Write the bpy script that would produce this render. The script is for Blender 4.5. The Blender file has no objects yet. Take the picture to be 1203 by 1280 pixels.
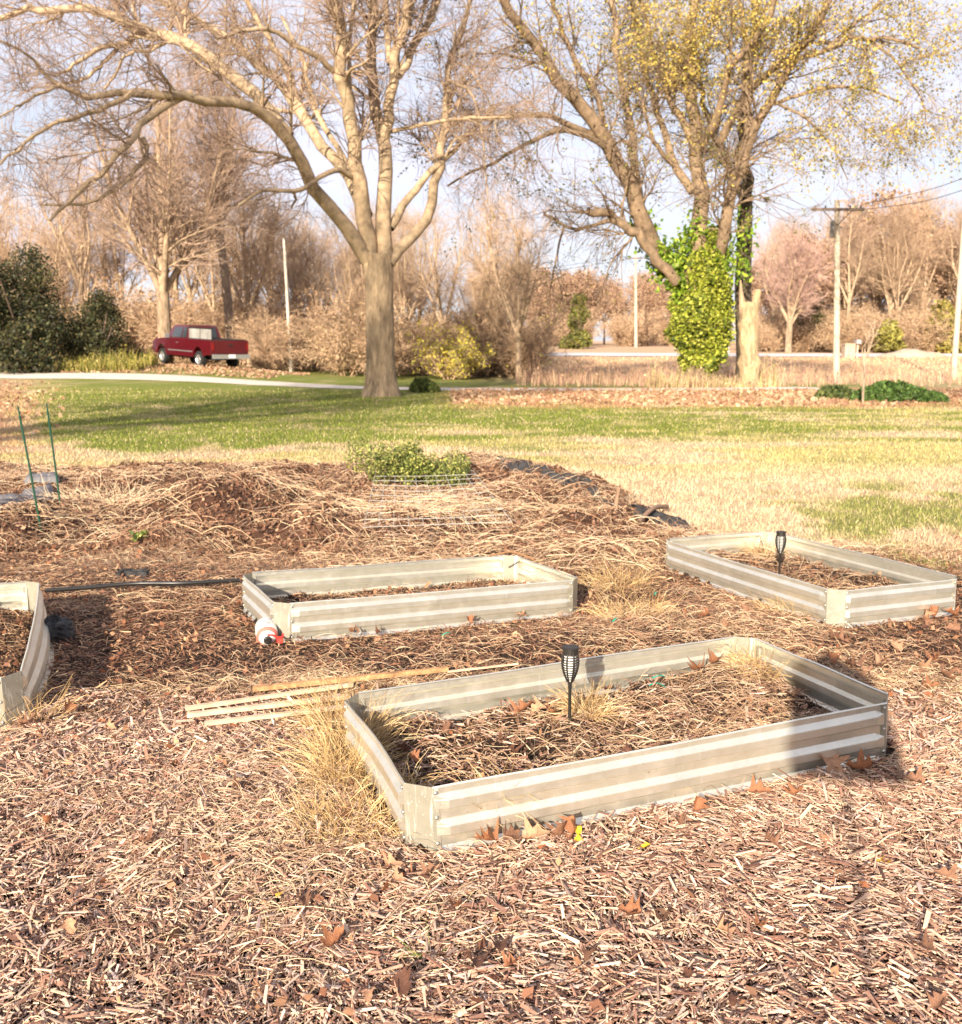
import bpy, math, random
import numpy as np
R=math.radians
rng=np.random.default_rng(7); random.seed(7)
S=bpy.context.scene; COL=S.collection
# ------------------------------------------------------------ camera
F,PITCH,CH=1255.6,.1579,1.5132
cd=bpy.data.cameras.new('camera'); cam=bpy.data.objects.new('camera',cd); COL.objects.link(cam)
cam.location=(0,0,CH); cam.rotation_euler=(math.pi/2-PITCH,0,0)
cd.sensor_fit='HORIZONTAL'; cd.sensor_width=24; cd.lens=24*F/1203; cd.clip_start=.05; cd.clip_end=3000
cd.dof.use_dof=True; cd.dof.focus_distance=3.2; cd.dof.aperture_fstop=4.4
S.camera=cam
# ------------------------------------------------------------ light
SUN_EL,SUN_AZ=20.,17.   # light travels towards +y, turned 17 degrees to +x
w=bpy.data.worlds.new('World'); S.world=w; w.use_nodes=True
nt=w.node_tree; N=nt.nodes; Lk=nt.links
bg=N['Background']
sky=N.new('ShaderNodeTexSky'); sky.sky_type='NISHITA'; sky.sun_disc=False
sky.sun_elevation=R(SUN_EL); sky.sun_rotation=R(180+SUN_AZ); sky.altitude=200; sky.dust_density=1.5; sky.air_density=1.0
tc=N.new('ShaderNodeTexCoord'); mp=N.new('ShaderNodeMapping'); mp.inputs['Scale'].default_value=(1.2,1.2,5.5)
nz=N.new('ShaderNodeTexNoise'); nz.inputs['Scale'].default_value=1.7; nz.inputs['Detail'].default_value=7; nz.inputs['Distortion'].default_value=.5
cr=N.new('ShaderNodeValToRGB'); cr.color_ramp.elements[0].position=.33; cr.color_ramp.elements[1].position=.66
cr.color_ramp.elements[0].color=(.55,.55,.55,1); cr.color_ramp.elements[1].color=(.95,.95,.95,1)
mx=N.new('ShaderNodeMix'); mx.data_type='RGBA'; mx.inputs['B'].default_value=(6.2,6.15,7.1,1)
Lk.new(tc.outputs['Generated'],mp.inputs[0]); Lk.new(mp.outputs[0],nz.inputs['Vector']); Lk.new(nz.outputs['Fac'],cr.inputs[0])
Lk.new(cr.outputs[0],mx.inputs['Factor']); Lk.new(sky.outputs[0],mx.inputs['A']); Lk.new(mx.outputs['Result'],bg.inputs[0])
bg.inputs[1].default_value=.068
sl=bpy.data.lights.new('sun','SUN'); so=bpy.data.objects.new('sun',sl); COL.objects.link(so)
sl.energy=5.0; sl.angle=R(.5); sl.color=(1,.87,.70)
so.rotation_euler=(R(90-SUN_EL),0,R(-SUN_AZ)); so.location=(-5,-15,12)
S.view_settings.view_transform='Standard'; S.view_settings.look='None'; S.view_settings.gamma=1
S.view_settings.exposure=1.28
S.cycles.max_bounces=6; S.cycles.diffuse_bounces=3; S.cycles.glossy_bounces=3; S.cycles.transmission_bounces=4; S.cycles.transparent_max_bounces=8
# ------------------------------------------------------------ camera geometry helpers (photo pixels -> points in the place)
cP,sP=math.cos(PITCH),math.sin(PITCH)
def ray(u,v):
    a=(u-601.5)/F; b=(640-v)/F
    return np.array([a,cP+b*sP,-sP+b*cP])
def aty(u,v,Y):
    d=ray(u,v); return np.array([0,0,CH])+d*(Y/d[1])
def atz(u,v,z):
    d=ray(u,v); return np.array([0,0,CH])+d*((z-CH)/d[2])
# ------------------------------------------------------------ noise
def _h(ix,iy,s):
    n=(ix.astype(np.int64)*374761393+iy.astype(np.int64)*668265263+s*1274126177)&0xffffffff
    n=((n^(n>>13))*1274126177)&0xffffffff
    return ((n^(n>>16))&0xffff)/65535.
def vn(x,y,s=0):
    x=np.asarray(x,float); y=np.asarray(y,float)
    ix=np.floor(x); iy=np.floor(y); fx=x-ix; fy=y-iy; fx=fx*fx*(3-2*fx); fy=fy*fy*(3-2*fy)
    return (_h(ix,iy,s)*(1-fx)+_h(ix+1,iy,s)*fx)*(1-fy)+(_h(ix,iy+1,s)*(1-fx)+_h(ix+1,iy+1,s)*fx)*fy
def fbm(x,y,s=0,o=3):
    t=0;a=1;q=0
    for i in range(o): t=t+a*vn(x*2**i+i*17.3,y*2**i-i*9.1,s+i); q+=a; a*=.5
    return t/q
def sm(a,b,x):
    t=np.clip((np.asarray(x,float)-a)/(b-a),0,1); return t*t*(3-2*t)
# ------------------------------------------------------------ raised beds: place on the plot
# name: x,y,z,theta,tilt x,tilt y, length,width, soil
BH=.2076
BEDS={'a':(.493,3.570,.0386,.354,.0325,-.0137,1.83,.934,.075),
      'b':(-.4234,5.879,-.024,.4246,-.021,-.0256,1.83,.934,.055),
      'c':(2.0689,6.4269,-.0145,-1.2034,.0139,-.0018,1.83,.934,.075),
      'd':(-2.62,4.56,.02,1.941,0,0,1.83,.934,.06)}
def bed_local(k,x,y):
    b=BEDS[k]; c,s=math.cos(b[3]),math.sin(b[3]); dx=x-b[0]; dy=y-b[1]
    return dx*c+dy*s,-dx*s+dy*c
def bed_sd(k,x,y):   # signed distance to the bed outline (negative inside)
    lx,ly=bed_local(k,x,y); b=BEDS[k]
    dx=np.abs(lx)-b[6]/2; dy=np.abs(ly)-b[7]/2
    return np.maximum(np.maximum(dx,dy),(dx+dy+.0659)*.7071)
Lx=[-500,0,30,39,50,60,80,150,600,3000]; Lz=[0,0,0,.05,.62,.82,1.15,2.5,8,20]
Rx=[-500,0,42,50,58,66,80,91,100,125,200,600,3000]; Rz=[0,0,0,-.05,-.05,.1,.62,1.02,1.4,2.1,3.2,8,20]
def base(x,y):
    t=sm(-.36,-.06,x/np.maximum(y,1.)); z=np.interp(y,Lx,Lz)*(1-t)+np.interp(y,Rx,Rz)*t
    return z
def mound(x,y,cx,cy,rx,ry,h,a=0.):
    c,s=math.cos(a),math.sin(a); dx=x-cx; dy=y-cy
    q=((dx*c+dy*s)/rx)**2+((-dx*s+dy*c)/ry)**2
    return h*np.exp(-q)
def plot_mask(x,y):  # the dug-over garden plot behind the beds
    edge=1.9-(y-8.6)*.30+.35*(vn(x*1.3,y*1.3,5)-.5)
    m=sm(0,.5,edge-x)*sm(6.9,7.5,y+.5*(vn(x,y*1.5,6)-.5))*(1-sm(12.6,13.6,y-.35*np.clip(x+2,0,3)+1.2*(vn(x*.6,y*.6,7)-.5)))
    return m
def gz(x,y,soil=True):
    x=np.asarray(x,float); y=np.asarray(y,float)
    z=base(x,y)
    near=1-sm(30,60,y)
    z=z+near*.05*(fbm(x*.5,y*.5,1)-.5)
    pm=plot_mask(x,y)
    z=z+pm*(.36*(fbm(x*1.2,y*1.2,2,4)-.47)+.12*(fbm(x*4.5,y*4.5,3)-.5)+.03)
    z=z+mound(x,y,-2.4,9.2,.8,.55,.30,.2)-mound(x,y,-3.4,9.9,.5,.4,.12)-mound(x,y,-1.5,8.5,.4,.4,.10)+mound(x,y,-5,11.,1.5,.7,.16)+mound(x,y,-.2,12.6,.9,.8,.18)+mound(x,y,-.8,8.6,1.2,.5,.15,.1)+mound(x,y,.9,10.6,.8,1.3,.12,.3)+mound(x,y,-4.2,8.4,.8,.5,.12)
    z=z+mound(x,y,1.1,5.2,.9,.35,.06,.3)+mound(x,y,-.75,3.45,.35,.5,.05)
    z=z+mound(x,y,-14,52.5,5.,3.,.28)
    ng=(1-sm(7,9,y))
    z=z+ng*(.03*(fbm(x*3,y*3,4)-.5)+.012*(vn(x*14,y*14,8)-.5))
    for k,b in BEDS.items():
        sd=bed_sd(k,x,y); lx,ly=bed_local(k,x,y); plane=b[2]+b[4]*lx+b[5]*ly
        wt=1-sm(.0,.6,sd); z=z*(1-wt)+(plane+.02*(vn(x*9,y*9,12)-.5))*wt
        if soil:
            ins=1-sm(-.05,-.0,sd)
            s=b[8]+.05*(fbm(x*4,y*4,9)-.5)+.045*(vn(x*8,y*8,10)-.5)
            if k=='a': s=s+mound(lx,ly,.72,.3,.22,.16,.05)-mound(lx,ly,.03,.02,.16,.1,.04)+mound(lx,ly,-.15,.05,.14,.12,.03)
            z=z+ins*s
    return z
def px2g(u,v):
    d=ray(u,v); o=np.array([0,0,CH]); t=1.
    lo=1.;hi=400.
    ts=np.concatenate([np.linspace(1.5,20,600),np.linspace(20,200,1500)[1:]])
    P=o+ts[:,None]*d; below=P[:,2]<gz(P[:,0],P[:,1],False)
    i=int(np.argmax(below)) if below.any() else len(ts)-1
    p=P[i]; return np.array([p[0],p[1],float(gz(p[0],p[1],False))])
# ------------------------------------------------------------ mesh helpers
class M:
    def __init__(s): s.V=[];s.Q=[];s.T=[];s.C=[];s.n=0
    def add(s,V,Fc,C=None):
        V=np.asarray(V,float).reshape(-1,3); Fc=np.asarray(Fc,int)
        if len(V)==0: return s
        (s.Q if Fc.shape[1]==4 else s.T).append(Fc+s.n); s.V.append(V)
        if C is None: C=(.5,.5,.5)
        C=np.asarray(C,float)
        s.C.append(np.broadcast_to(C,(len(V),3)) if C.ndim==1 else C)
        s.n+=len(V); return s
    def build(s,name,mat,parent=None,smooth=False,**tg):
        me=bpy.data.meshes.new(name)
        V=np.concatenate(s.V); C=np.concatenate(s.C)
        Q=np.concatenate(s.Q) if s.Q else np.zeros((0,4),int); T=np.concatenate(s.T) if s.T else np.zeros((0,3),int)
        me.vertices.add(len(V)); me.vertices.foreach_set('co',V.astype(np.float32).ravel())
        li=np.concatenate([Q.ravel(),T.ravel()]); me.loops.add(len(li)); me.loops.foreach_set('vertex_index',li.astype(np.int32))
        st=np.concatenate([np.arange(len(Q))*4,len(Q)*4+np.arange(len(T))*3])
        me.polygons.add(len(st)); me.polygons.foreach_set('loop_start',st.astype(np.int32))
        a=me.color_attributes.new('Col','FLOAT_COLOR','POINT')
        a.data.foreach_set('color',np.concatenate([C,np.ones((len(C),1))],1).astype(np.float32).ravel())
        me.update(calc_edges=True)
        me.polygons.foreach_set('use_smooth',np.full(len(st),smooth)); me.materials.append(mat)
        o=bpy.data.objects.new(name,me); COL.objects.link(o)
        if parent: o.parent=parent
        tag(o,**tg); return o
def tag(o,label=None,cat=None,group=None,kind=None):
    if label: o['label']=label
    if cat: o['category']=cat
    if group: o['group']=group
    if kind: o['kind']=kind
    return o
def empty(name,loc,rz=0,label=None,cat=None,group=None):
    o=bpy.data.objects.new(name,None); COL.objects.link(o); o.location=loc; o.rotation_euler=(0,0,rz); o.empty_display_size=.1
    return tag(o,label,cat,group)
def kids(o): return [c for c in COL.objects if c.parent==o]
KID={}
def copy_tree(o,loc,rz=0,sc=1.,label=None,group=None):
    c=o.copy(); COL.objects.link(c); c.location=loc; c.rotation_euler=(0,0,rz); c.scale=(sc,)*3 if np.isscalar(sc) else sc
    if label: c['label']=label
    if group: c['group']=group
    if o.name not in KID: KID[o.name]=kids(o)
    for ch in KID[o.name]:
        d=ch.copy(); COL.objects.link(d); d.parent=c
        if ch.name not in KID: KID[ch.name]=kids(ch)
        for g in KID[ch.name]:
            e=g.copy(); COL.objects.link(e); e.parent=d
    return c
def nrm(v): return v/np.maximum(np.linalg.norm(v,axis=-1,keepdims=True),1e-9)
def resample(P,n):  # catmull-rom through control points
    P=np.asarray(P,float); k=len(P)
    if k==2: t=np.linspace(0,1,n)[:,None]; return P[0]*(1-t)+P[1]*t
    Pe=np.vstack([2*P[0]-P[1],P,2*P[-1]-P[-2]])
    d=np.r_[0,np.cumsum(np.linalg.norm(np.diff(P[:,:3],axis=0),axis=1))]
    s=np.linspace(0,d[-1],n); i=np.clip(np.searchsorted(d,s,side='right')-1,0,k-2); u=((s-d[i])/np.maximum(d[i+1]-d[i],1e-9))[:,None]
    a,b,c,e=Pe[i],Pe[i+1],Pe[i+2],Pe[i+3]
    return .5*((2*b)+(-a+c)*u+(2*a-5*b+4*c-e)*u*u+(-a+3*b-3*c+e)*u**3)
def tubes(m,P,r,sides,C=(.3,.25,.2),rnd=None):
    """P (K,n,3), r (K,n) -> tubes"""
    P=np.asarray(P,float); r=np.asarray(r,float)
    if P.ndim==2: P=P[None]; r=r[None]
    K,n,_=P.shape
    if K==0: return
    t=nrm(np.gradient(P,axis=1)); mean=nrm(P[:,-1]-P[:,0])
    ref=np.where(np.abs(mean[:,2:3])<.8,np.array([[0,0,1.]]),np.array([[1.,0.1,0]]))[:,None,:]
    u=nrm(ref-(ref*t).sum(-1,keepdims=True)*t); v=np.cross(t,u)
    a=np.arange(sides)/sides*2*np.pi
    V=P[:,:,None,:]+r[:,:,None,None]*(np.cos(a)[None,None,:,None]*u[:,:,None,:]+np.sin(a)[None,None,:,None]*v[:,:,None,:])
    i=np.arange(n-1)[:,None]*sides; j=np.arange(sides)[None,:]; j2=(j+1)%sides
    f=np.stack([i+j,i+j2,i+sides+j2,i+sides+j],-1).reshape(-1,4)
    Fc=(f[None]+(np.arange(K)*n*sides)[:,None,None]).reshape(-1,4)
    C=np.asarray(C,float)
    if C.ndim==2: C=np.repeat(C,n*sides,axis=0)
    m.add(V.reshape(-1,3),Fc,C)
def branches(st,d,ln,r0,n,wig,grav=0.,rend=.35,g=rng):
    K=len(st); P=np.zeros((K,n,3)); P[:,0]=st; d=nrm(d); step=(ln/(n-1))[:,None]
    for i in range(1,n):
        d=nrm(d+wig*g.normal(size=(K,3))+np.array([0,0,grav])); P[:,i]=P[:,i-1]+d*step
    rr=np.asarray(r0)[:,None]*np.linspace(1,rend,n)[None]
    return P,rr
def kidsof(P,r,K,tmin,ang,g=rng,tmax=1.):
    """pick K points along branches P (B,n,3), r (B,n); weighted by length"""
    B,n,_=P.shape; L=np.linalg.norm(np.diff(P,axis=1),axis=2).sum(1); b=g.choice(B,K,p=L/L.sum())
    t=(tmin+(tmax-tmin)*g.random(K))*(n-1)*.999; i=t.astype(int); f=(t-i)[:,None]
    p=P[b,i]*(1-f)+P[b,i+1]*f; rr=r[b,i]*(1-f[:,0])+r[b,i+1]*f[:,0]
    tan=nrm(P[b,i+1]-P[b,i]); per=g.normal(size=(K,3)); per=nrm(per-(per*tan).sum(1,keepdims=True)*tan)
    a=(ang*(0.7+.6*g.random(K)))[:,None]; return p,tan*np.cos(a)+per*np.sin(a),rr,L[b],t/(n-1)
def cards(m,P,size,C,g=rng,elong=1.4,up=0.,flat=None):
    """small leaf-shaped quads"""
    K=len(P); a=nrm(g.normal(size=(K,3))+np.array([0,0,up])); b=g.normal(size=(K,3)); b=nrm(b-(b*a).sum(1,keepdims=True)*a)
    s=np.asarray(size)*(.6+.8*g.random(K)); s=s[:,None]
    V=np.stack([P-a*s*elong*.5,P+b*s*.42,P+a*s*elong*.5,P-b*s*.42],1).reshape(-1,3)
    C=np.asarray(C,float); C=np.broadcast_to(C,(K,3)) if C.ndim==1 else C
    m.add(V,np.arange(K*4).reshape(-1,4),np.repeat(C,4,axis=0))
def pal(K,cols,g=rng,var=.18):
    c=np.array(cols)[g.integers(0,len(cols),K)]; return np.clip(c*(1+var*g.normal(size=(K,1)))+0*c,.004,.95)
def lathe(m,prof,sides=16,C=(.5,.5,.5),T=None):
    prof=np.asarray(prof,float); a=np.arange(sides)/sides*2*np.pi
    V=np.stack([prof[:,0,None]*np.cos(a),prof[:,0,None]*np.sin(a),prof[:,1,None]*np.ones(sides)],-1).reshape(-1,3)
    if T is not None: V=T(V)
    n=len(prof); i=np.arange(n-1)[:,None]*sides; j=np.arange(sides)[None]; j2=(j+1)%sides
    m.add(V,np.stack([i+j,i+j2,i+sides+j2,i+sides+j],-1).reshape(-1,4),C); return m
def box(m,c,s,C=(.5,.5,.5),rz=0.):
    x,y,z=np.array(s)/2.; V=np.array([[-x,-y,-z],[x,-y,-z],[x,y,-z],[-x,y,-z],[-x,-y,z],[x,-y,z],[x,y,z],[-x,y,z]])
    co,si=math.cos(rz),math.sin(rz); V=V@np.array([[co,si,0],[-si,co,0],[0,0,1]])+np.array(c)
    m.add(V,[[0,3,2,1],[4,5,6,7],[0,1,5,4],[1,2,6,5],[2,3,7,6],[3,0,4,7]],C); return m
def prism(m,poly,y0,y1,C=(.5,.5,.5)):
    """convex/simple side outline (x,z) extruded in y with bmesh-made caps"""
    import bmesh
    bm=bmesh.new(); a=[bm.verts.new((p[0],y0,p[1])) for p in poly]; b=[bm.verts.new((p[0],y1,p[1])) for p in poly]
    k=len(poly); bm.faces.new(a); bm.faces.new(b[::-1])
    for i in range(k): bm.faces.new((a[i],b[i],b[(i+1)%k],a[(i+1)%k]))
    bmesh.ops.recalc_face_normals(bm,faces=bm.faces[:]); bmesh.ops.triangulate(bm,faces=bm.faces[:])
    bm.verts.index_update(); V=np.array([v.co[:] for v in bm.verts]); T=np.array([[v.index for v in f.verts] for f in bm.faces]); bm.free()
    m.add(V,T,C); return m
# ------------------------------------------------------------ materials
MATS={}
def mat(name,rough=.85,metal=0.,col=None,noise=None,bump=None,trans=0.,spec=.3,coat=0.,extra=None):
    """colour from the mesh's own Col attribute (or a constant) times a fine noise"""
    if name in MATS: return MATS[name]
    m=bpy.data.materials.new(name); m.use_nodes=True; t=m.node_tree; n=t.nodes; l=t.links; b=n['Principled BSDF']; out=n['Material Output']
    b.inputs['Roughness'].default_value=rough; b.inputs['Metallic'].default_value=metal; b.inputs['Specular IOR Level'].default_value=spec
    b.inputs['Coat Weight'].default_value=coat
    if col is None: a=n.new('ShaderNodeAttribute'); a.attribute_name='Col'; src=a.outputs['Color']
    else: a=n.new('ShaderNodeRGB'); a.outputs[0].default_value=(*col,1); src=a.outputs[0]
    tc=n.new('ShaderNodeTexCoord')
    if noise:
        sc,lo,hi=noise[:3]; x=n.new('ShaderNodeTexNoise'); x.inputs['Scale'].default_value=sc; x.inputs['Detail'].default_value=6; x.inputs['Roughness'].default_value=.65
        if len(noise)>3:
            mpn=n.new('ShaderNodeMapping'); mpn.inputs['Scale'].default_value=noise[3]; l.new(tc.outputs['Object'],mpn.inputs[0]); l.new(mpn.outputs[0],x.inputs['Vector'])
        else: l.new(tc.outputs['Object'],x.inputs['Vector'])
        r=n.new('ShaderNodeMapRange'); r.inputs['From Min'].default_value=.3; r.inputs['From Max'].default_value=.7; r.inputs['To Min'].default_value=lo; r.inputs['To Max'].default_value=hi
        l.new(x.outputs['Fac'],r.inputs['Value']); mu=n.new('ShaderNodeVectorMath'); mu.operation='MULTIPLY'
        l.new(src,mu.inputs[0]); l.new(r.outputs[0],mu.inputs[1]); src=mu.outputs[0]
    l.new(src,b.inputs['Base Color'])
    if bump:
        sc,st,ds=bump[:3]; x=n.new('ShaderNodeTexNoise'); x.inputs['Scale'].default_value=sc; x.inputs['Detail'].default_value=8; x.inputs['Roughness'].default_value=.7
        if len(bump)>3:
            mpn=n.new('ShaderNodeMapping'); mpn.inputs['Scale'].default_value=bump[3]; l.new(tc.outputs['Object'],mpn.inputs[0]); l.new(mpn.outputs[0],x.inputs['Vector'])
        else: l.new(tc.outputs['Object'],x.inputs['Vector'])
        bb=n.new('ShaderNodeBump'); bb.inputs['Strength'].default_value=st; bb.inputs['Distance'].default_value=ds
        l.new(x.outputs['Fac'],bb.inputs['Height']); l.new(bb.outputs[0],b.inputs['Normal'])
    if trans>0:
        tr=n.new('ShaderNodeBsdfTranslucent'); l.new(src,tr.inputs['Color']); ms=n.new('ShaderNodeMixShader'); ms.inputs[0].default_value=trans
        l.new(b.outputs[0],ms.inputs[1]); l.new(tr.outputs[0],ms.inputs[2]); l.new(ms.outputs[0],out.inputs['Surface'])
    if extra: extra(m,n,l,b,tc,src)
    MATS[name]=m; return m
m_ground=mat('ground',.95,noise=(9,.62,1.4),bump=(38,.9,.035))
m_gravel=mat('gravel',.9,noise=(6,.8,1.15),bump=(30,.5,.03))
m_chip=mat('wood_chip',.75,noise=(120,.72,1.25))
m_straw=mat('dry_straw',.6,trans=.12)
m_leaf=mat('leaf',.6,noise=(60,.75,1.2),trans=.25)
m_green=mat('green_leaf',.55,trans=.3)
m_bark=mat('bark',.9,noise=(6,.4,1.5,(1,1,.3)),bump=(9,1.,.2,(1,1,.22)))
m_twig=mat('twig',.85)
m_blade=mat('grass_blade',.7,trans=.25)
# weathered galvanised steel: zinc blotches, lime runs, dust
def galv(m,n,l,b,tc,src):
    def nz(scale,mapping,det=6):
        mp=n.new('ShaderNodeMapping'); mp.inputs['Scale'].default_value=mapping; l.new(tc.outputs['Object'],mp.inputs[0])
        x=n.new('ShaderNodeTexNoise'); x.inputs['Scale'].default_value=scale; x.inputs['Detail'].default_value=det; x.inputs['Roughness'].default_value=.65
        l.new(mp.outputs[0],x.inputs['Vector']); return x.outputs['Fac']
    def ramp(f,a,c):
        r=n.new('ShaderNodeMapRange'); r.inputs['From Min'].default_value=a; r.inputs['From Max'].default_value=c; l.new(f,r.inputs['Value']); return r.outputs[0]
    def mixc(f,A,B):
        x=n.new('ShaderNodeMix'); x.data_type='RGBA'; l.new(f,x.inputs['Factor'])
        for s,v in (('A',A),('B',B)):
            if isinstance(v,tuple): x.inputs[s].default_value=(*v,1)
            else: l.new(v,x.inputs[s])
        return x.outputs['Result']
    c=mixc(ramp(nz(9,(1,1,1)),.3,.7),(.66,.635,.53),(.80,.77,.67))
    c=mixc(ramp(nz(3,(14,14,.9)),.60,.69),c,(.80,.78,.72))       # vertical lime runs
    c=mixc(ramp(nz(120,(1,1,1),3),.64,.70),c,(.82,.80,.74))     # splashed specks
    c=mixc(ramp(nz(60,(1,1,1),4),.66,.76),c,(.36,.31,.23))      # dirt specks
    l.new(c,b.inputs['Base Color'])
    r=n.new('ShaderNodeMapRange'); l.new(nz(22,(1,1,1)),r.inputs['Value']); r.inputs['From Min'].default_value=.3; r.inputs['From Max'].default_value=.7
    r.inputs['To Min'].default_value=.32; r.inputs['To Max'].default_value=.46; l.new(r.outputs[0],b.inputs['Roughness'])
def galv2(m,n,l,b,tc,src):
    galv(m,n,l,b,tc,src)
    for x in n:
        if x.bl_idname=='ShaderNodeMix' and abs(x.inputs['A'].default_value[0]-.66)<.01: x.inputs['A'].default_value=(.28,.265,.21,1); x.inputs['B'].default_value=(.36,.34,.275,1)
m_galv=mat('galvanised_steel',.45,metal=.82,col=(.6,.6,.6),spec=.5,bump=(14,.25,.006),extra=galv)
m_plate=mat('corner_plate_steel',.5,metal=.35,col=(.6,.6,.6),spec=.5,bump=(14,.25,.004),extra=galv2)
m_bolt=mat('bolt_steel',.4,metal=.9,col=(.55,.53,.48))
m_blackp=mat('black_plastic',.38,col=(.018,.017,.016),spec=.5)
m_bronze=mat('dark_metal',.4,metal=.6,col=(.05,.045,.04))
m_pale=mat('pale_plastic',.5,col=(.7,.7,.66))
m_paint=mat('red_paint',.3,col=(.075,.004,.008),coat=.6,spec=.5,noise=(3,.85,1.1))
m_glass=mat('dark_glass',.08,col=(.03,.035,.04),spec=.8)
m_rubber=mat('rubber',.8,col=(.02,.02,.02))
m_chrome=mat('bright_metal',.3,metal=.8,col=(.6,.6,.6))
m_white=mat('white_plastic',.4,col=(.78,.77,.75),noise=(30,.85,1.05))
m_red=mat('red_plastic',.4,col=(.6,.04,.03))
m_lath=mat('lath_wood',.8,col=(.66,.47,.32),noise=(10,.7,1.2,(1,1,1)))
m_pole=mat('weathered_pole',.85,col=(.50,.42,.32),noise=(8,.75,1.15,(1,1,.1)))
m_fabric=mat('landscape_fabric',.75,col=(.035,.033,.033),noise=(12,.7,1.6),bump=(30,.3,.02))
m_greenp=mat('green_plastic',.4,col=(.012,.06,.035))
m_tealp=mat('teal_plastic',.35,col=(.0,.28,.18))
m_wire=mat('pale_wire',.5,col=(.5,.48,.44))
m_lens=mat('lamp_lens',.3,col=(.16,.01,.01))
m_stick=mat('old_stick',.9,col=(.27,.17,.11),noise=(20,.6,1.3))
m_stone=mat('stone',.9,col=(.42,.34,.26),noise=(4,.7,1.2),bump=(10,.6,.08))

# ============================================================ SETTING
def axis(pts):
    out=[]
    for a,b,s in pts: out+=list(np.arange(a,b,s))
    return np.array(out+[pts[-1][1]])
def grow(start,end,s0,f=1.09):
    o=[start];s=s0
    while o[-1]<end: s*=f; o.append(o[-1]+s)
    return np.array(o)
xs=np.r_[-grow(5.5,900,.07)[::-1],axis([(-5.4,5.4,.05)])[:-1],grow(5.4,900,.07)]
ys=np.r_[-grow(-1.0,300,.5,1.2)[::-1][:-1],axis([(1.0,7,.04),(7,14,.05)]),grow(14,1500,.06,1.022)[1:]]
ys=np.sort(ys); X,Y=np.meshgrid(xs,ys); Z=gz(X,Y)
def ground_col(x,y):
    """own colours of soil, lawn and leaf cover by place"""
    x=np.asarray(x,float); y=np.asarray(y,float)
    n1=fbm(x*.35,y*.35,21); n2=fbm(x*1.6,y*1.6,22); n3=fbm(x*.12,y*.3,23)
    mulch=np.array([.035,.018,.010]); soil=np.array([.075,.034,.019]); dark=np.array([.03,.016,.009])
    tan=np.array([.50,.36,.23]); green=np.array([.165,.19,.028]); leafb=np.array([.36,.19,.10]); pale=np.array([.55,.41,.27])
    def mixa(a,b,t): return a*(1-t[...,None])+b*t[...,None]
    az=x/np.maximum(y,1)
    gmask=sm(15.2,19.2,y+9*(fbm(x*.22,y*.5,27)-.5)+3*(n2-.5)-1.5*sm(-.2,.0,az))*sm(-.46,-.40,az+.1*(n2-.5))
    gmask=np.clip(gmask*(1-sm(.02,.2,az)*.35)*sm(.22,.45,n1+.35*n2)*(1-.75*sm(.0,.2,az)*sm(.45,.62,fbm(x*.25,y*.7,28)))+.55*sm(-.05,.05,az)*sm(12.5,16,y)*sm(.46,.60,fbm(x*.25,y*.8,26)),0,1)
    patch=.85*sm(.56,.82,n2*.7+fbm(x*2.2,y*2.2,31)*.45+.17*sm(2.6,3.4,x)*sm(7.6,8.6,y)*(1-sm(10.5,11.8,y)))*sm(2.0,3.2,x)*(1-sm(11,12.5,y))
    c=mixa(np.broadcast_to(tan,x.shape+(3,)),np.broadcast_to(pale,x.shape+(3,)),sm(.35,.65,n2))
    c=mixa(c,np.broadcast_to(np.array([.37,.33,.10]),x.shape+(3,)),.75*sm(11,15,y)*sm(.3,.6,fbm(x*.4,y*.9,29)))
    c=mixa(c,green,np.clip(gmask*(.6+.9*sm(.3,.55,n2)),0,1)); c=mixa(c,green,patch)
    c=mixa(c,leafb,(1-sm(-.50,-.41,az+.08*(n2-.5)))*sm(14,16,y)*(.4+.6*sm(.35,.6,n2)))
    band=sm(-.06,0.,az)*sm(26,30,y+3*(n2-.5))*(1-sm(44,46,y))
    c=mixa(c,leafb*1.2,band*(.35+.5*sm(.35,.6,n2)))
    c=mixa(c,leafb,sm(50,54,y)*(1-sm(-.3,-.12,az))*.7)
    c=mixa(c,np.array([.50,.33,.20]),sm(45,60,y)*sm(-.05,.1,az))
    c=mixa(c,np.array([.3,.2,.12]),sm(62,75,y)*(1-sm(-.1,.0,az)))
    pm=plot_mask(x,y); c=mixa(c,mixa(np.broadcast_to(soil,x.shape+(3,)),np.array([.16,.08,.045]),sm(.5,.7,n2)),np.clip(pm*1.3,0,1))
    nearm=1-sm(6.9,7.6,y-.45*np.clip(x-1.6,0,3)*0+.6*(vn(x,y,25)-.5)+sm(2.9,3.4,x)*1.2*sm(5.5,7,y))
    c=mixa(c,mixa(np.broadcast_to(mulch,x.shape+(3,)),dark,sm(.4,.6,n2)),nearm)
    for k in BEDS: c=mixa(c,np.broadcast_to(dark*1.1,x.shape+(3,)),1-sm(-.03,.0,bed_sd(k,x,y)))
    return c
g=M(); ny,nx=X.shape; idx=np.arange(ny*nx).reshape(ny,nx)
g.add(np.stack([X,Y,Z],-1).reshape(-1,3),np.stack([idx[:-1,:-1],idx[:-1,1:],idx[1:,1:],idx[1:,:-1]],-1).reshape(-1,4),ground_col(X,Y).reshape(-1,3))
g.build('ground',m_ground,smooth=True,kind='structure')
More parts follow.
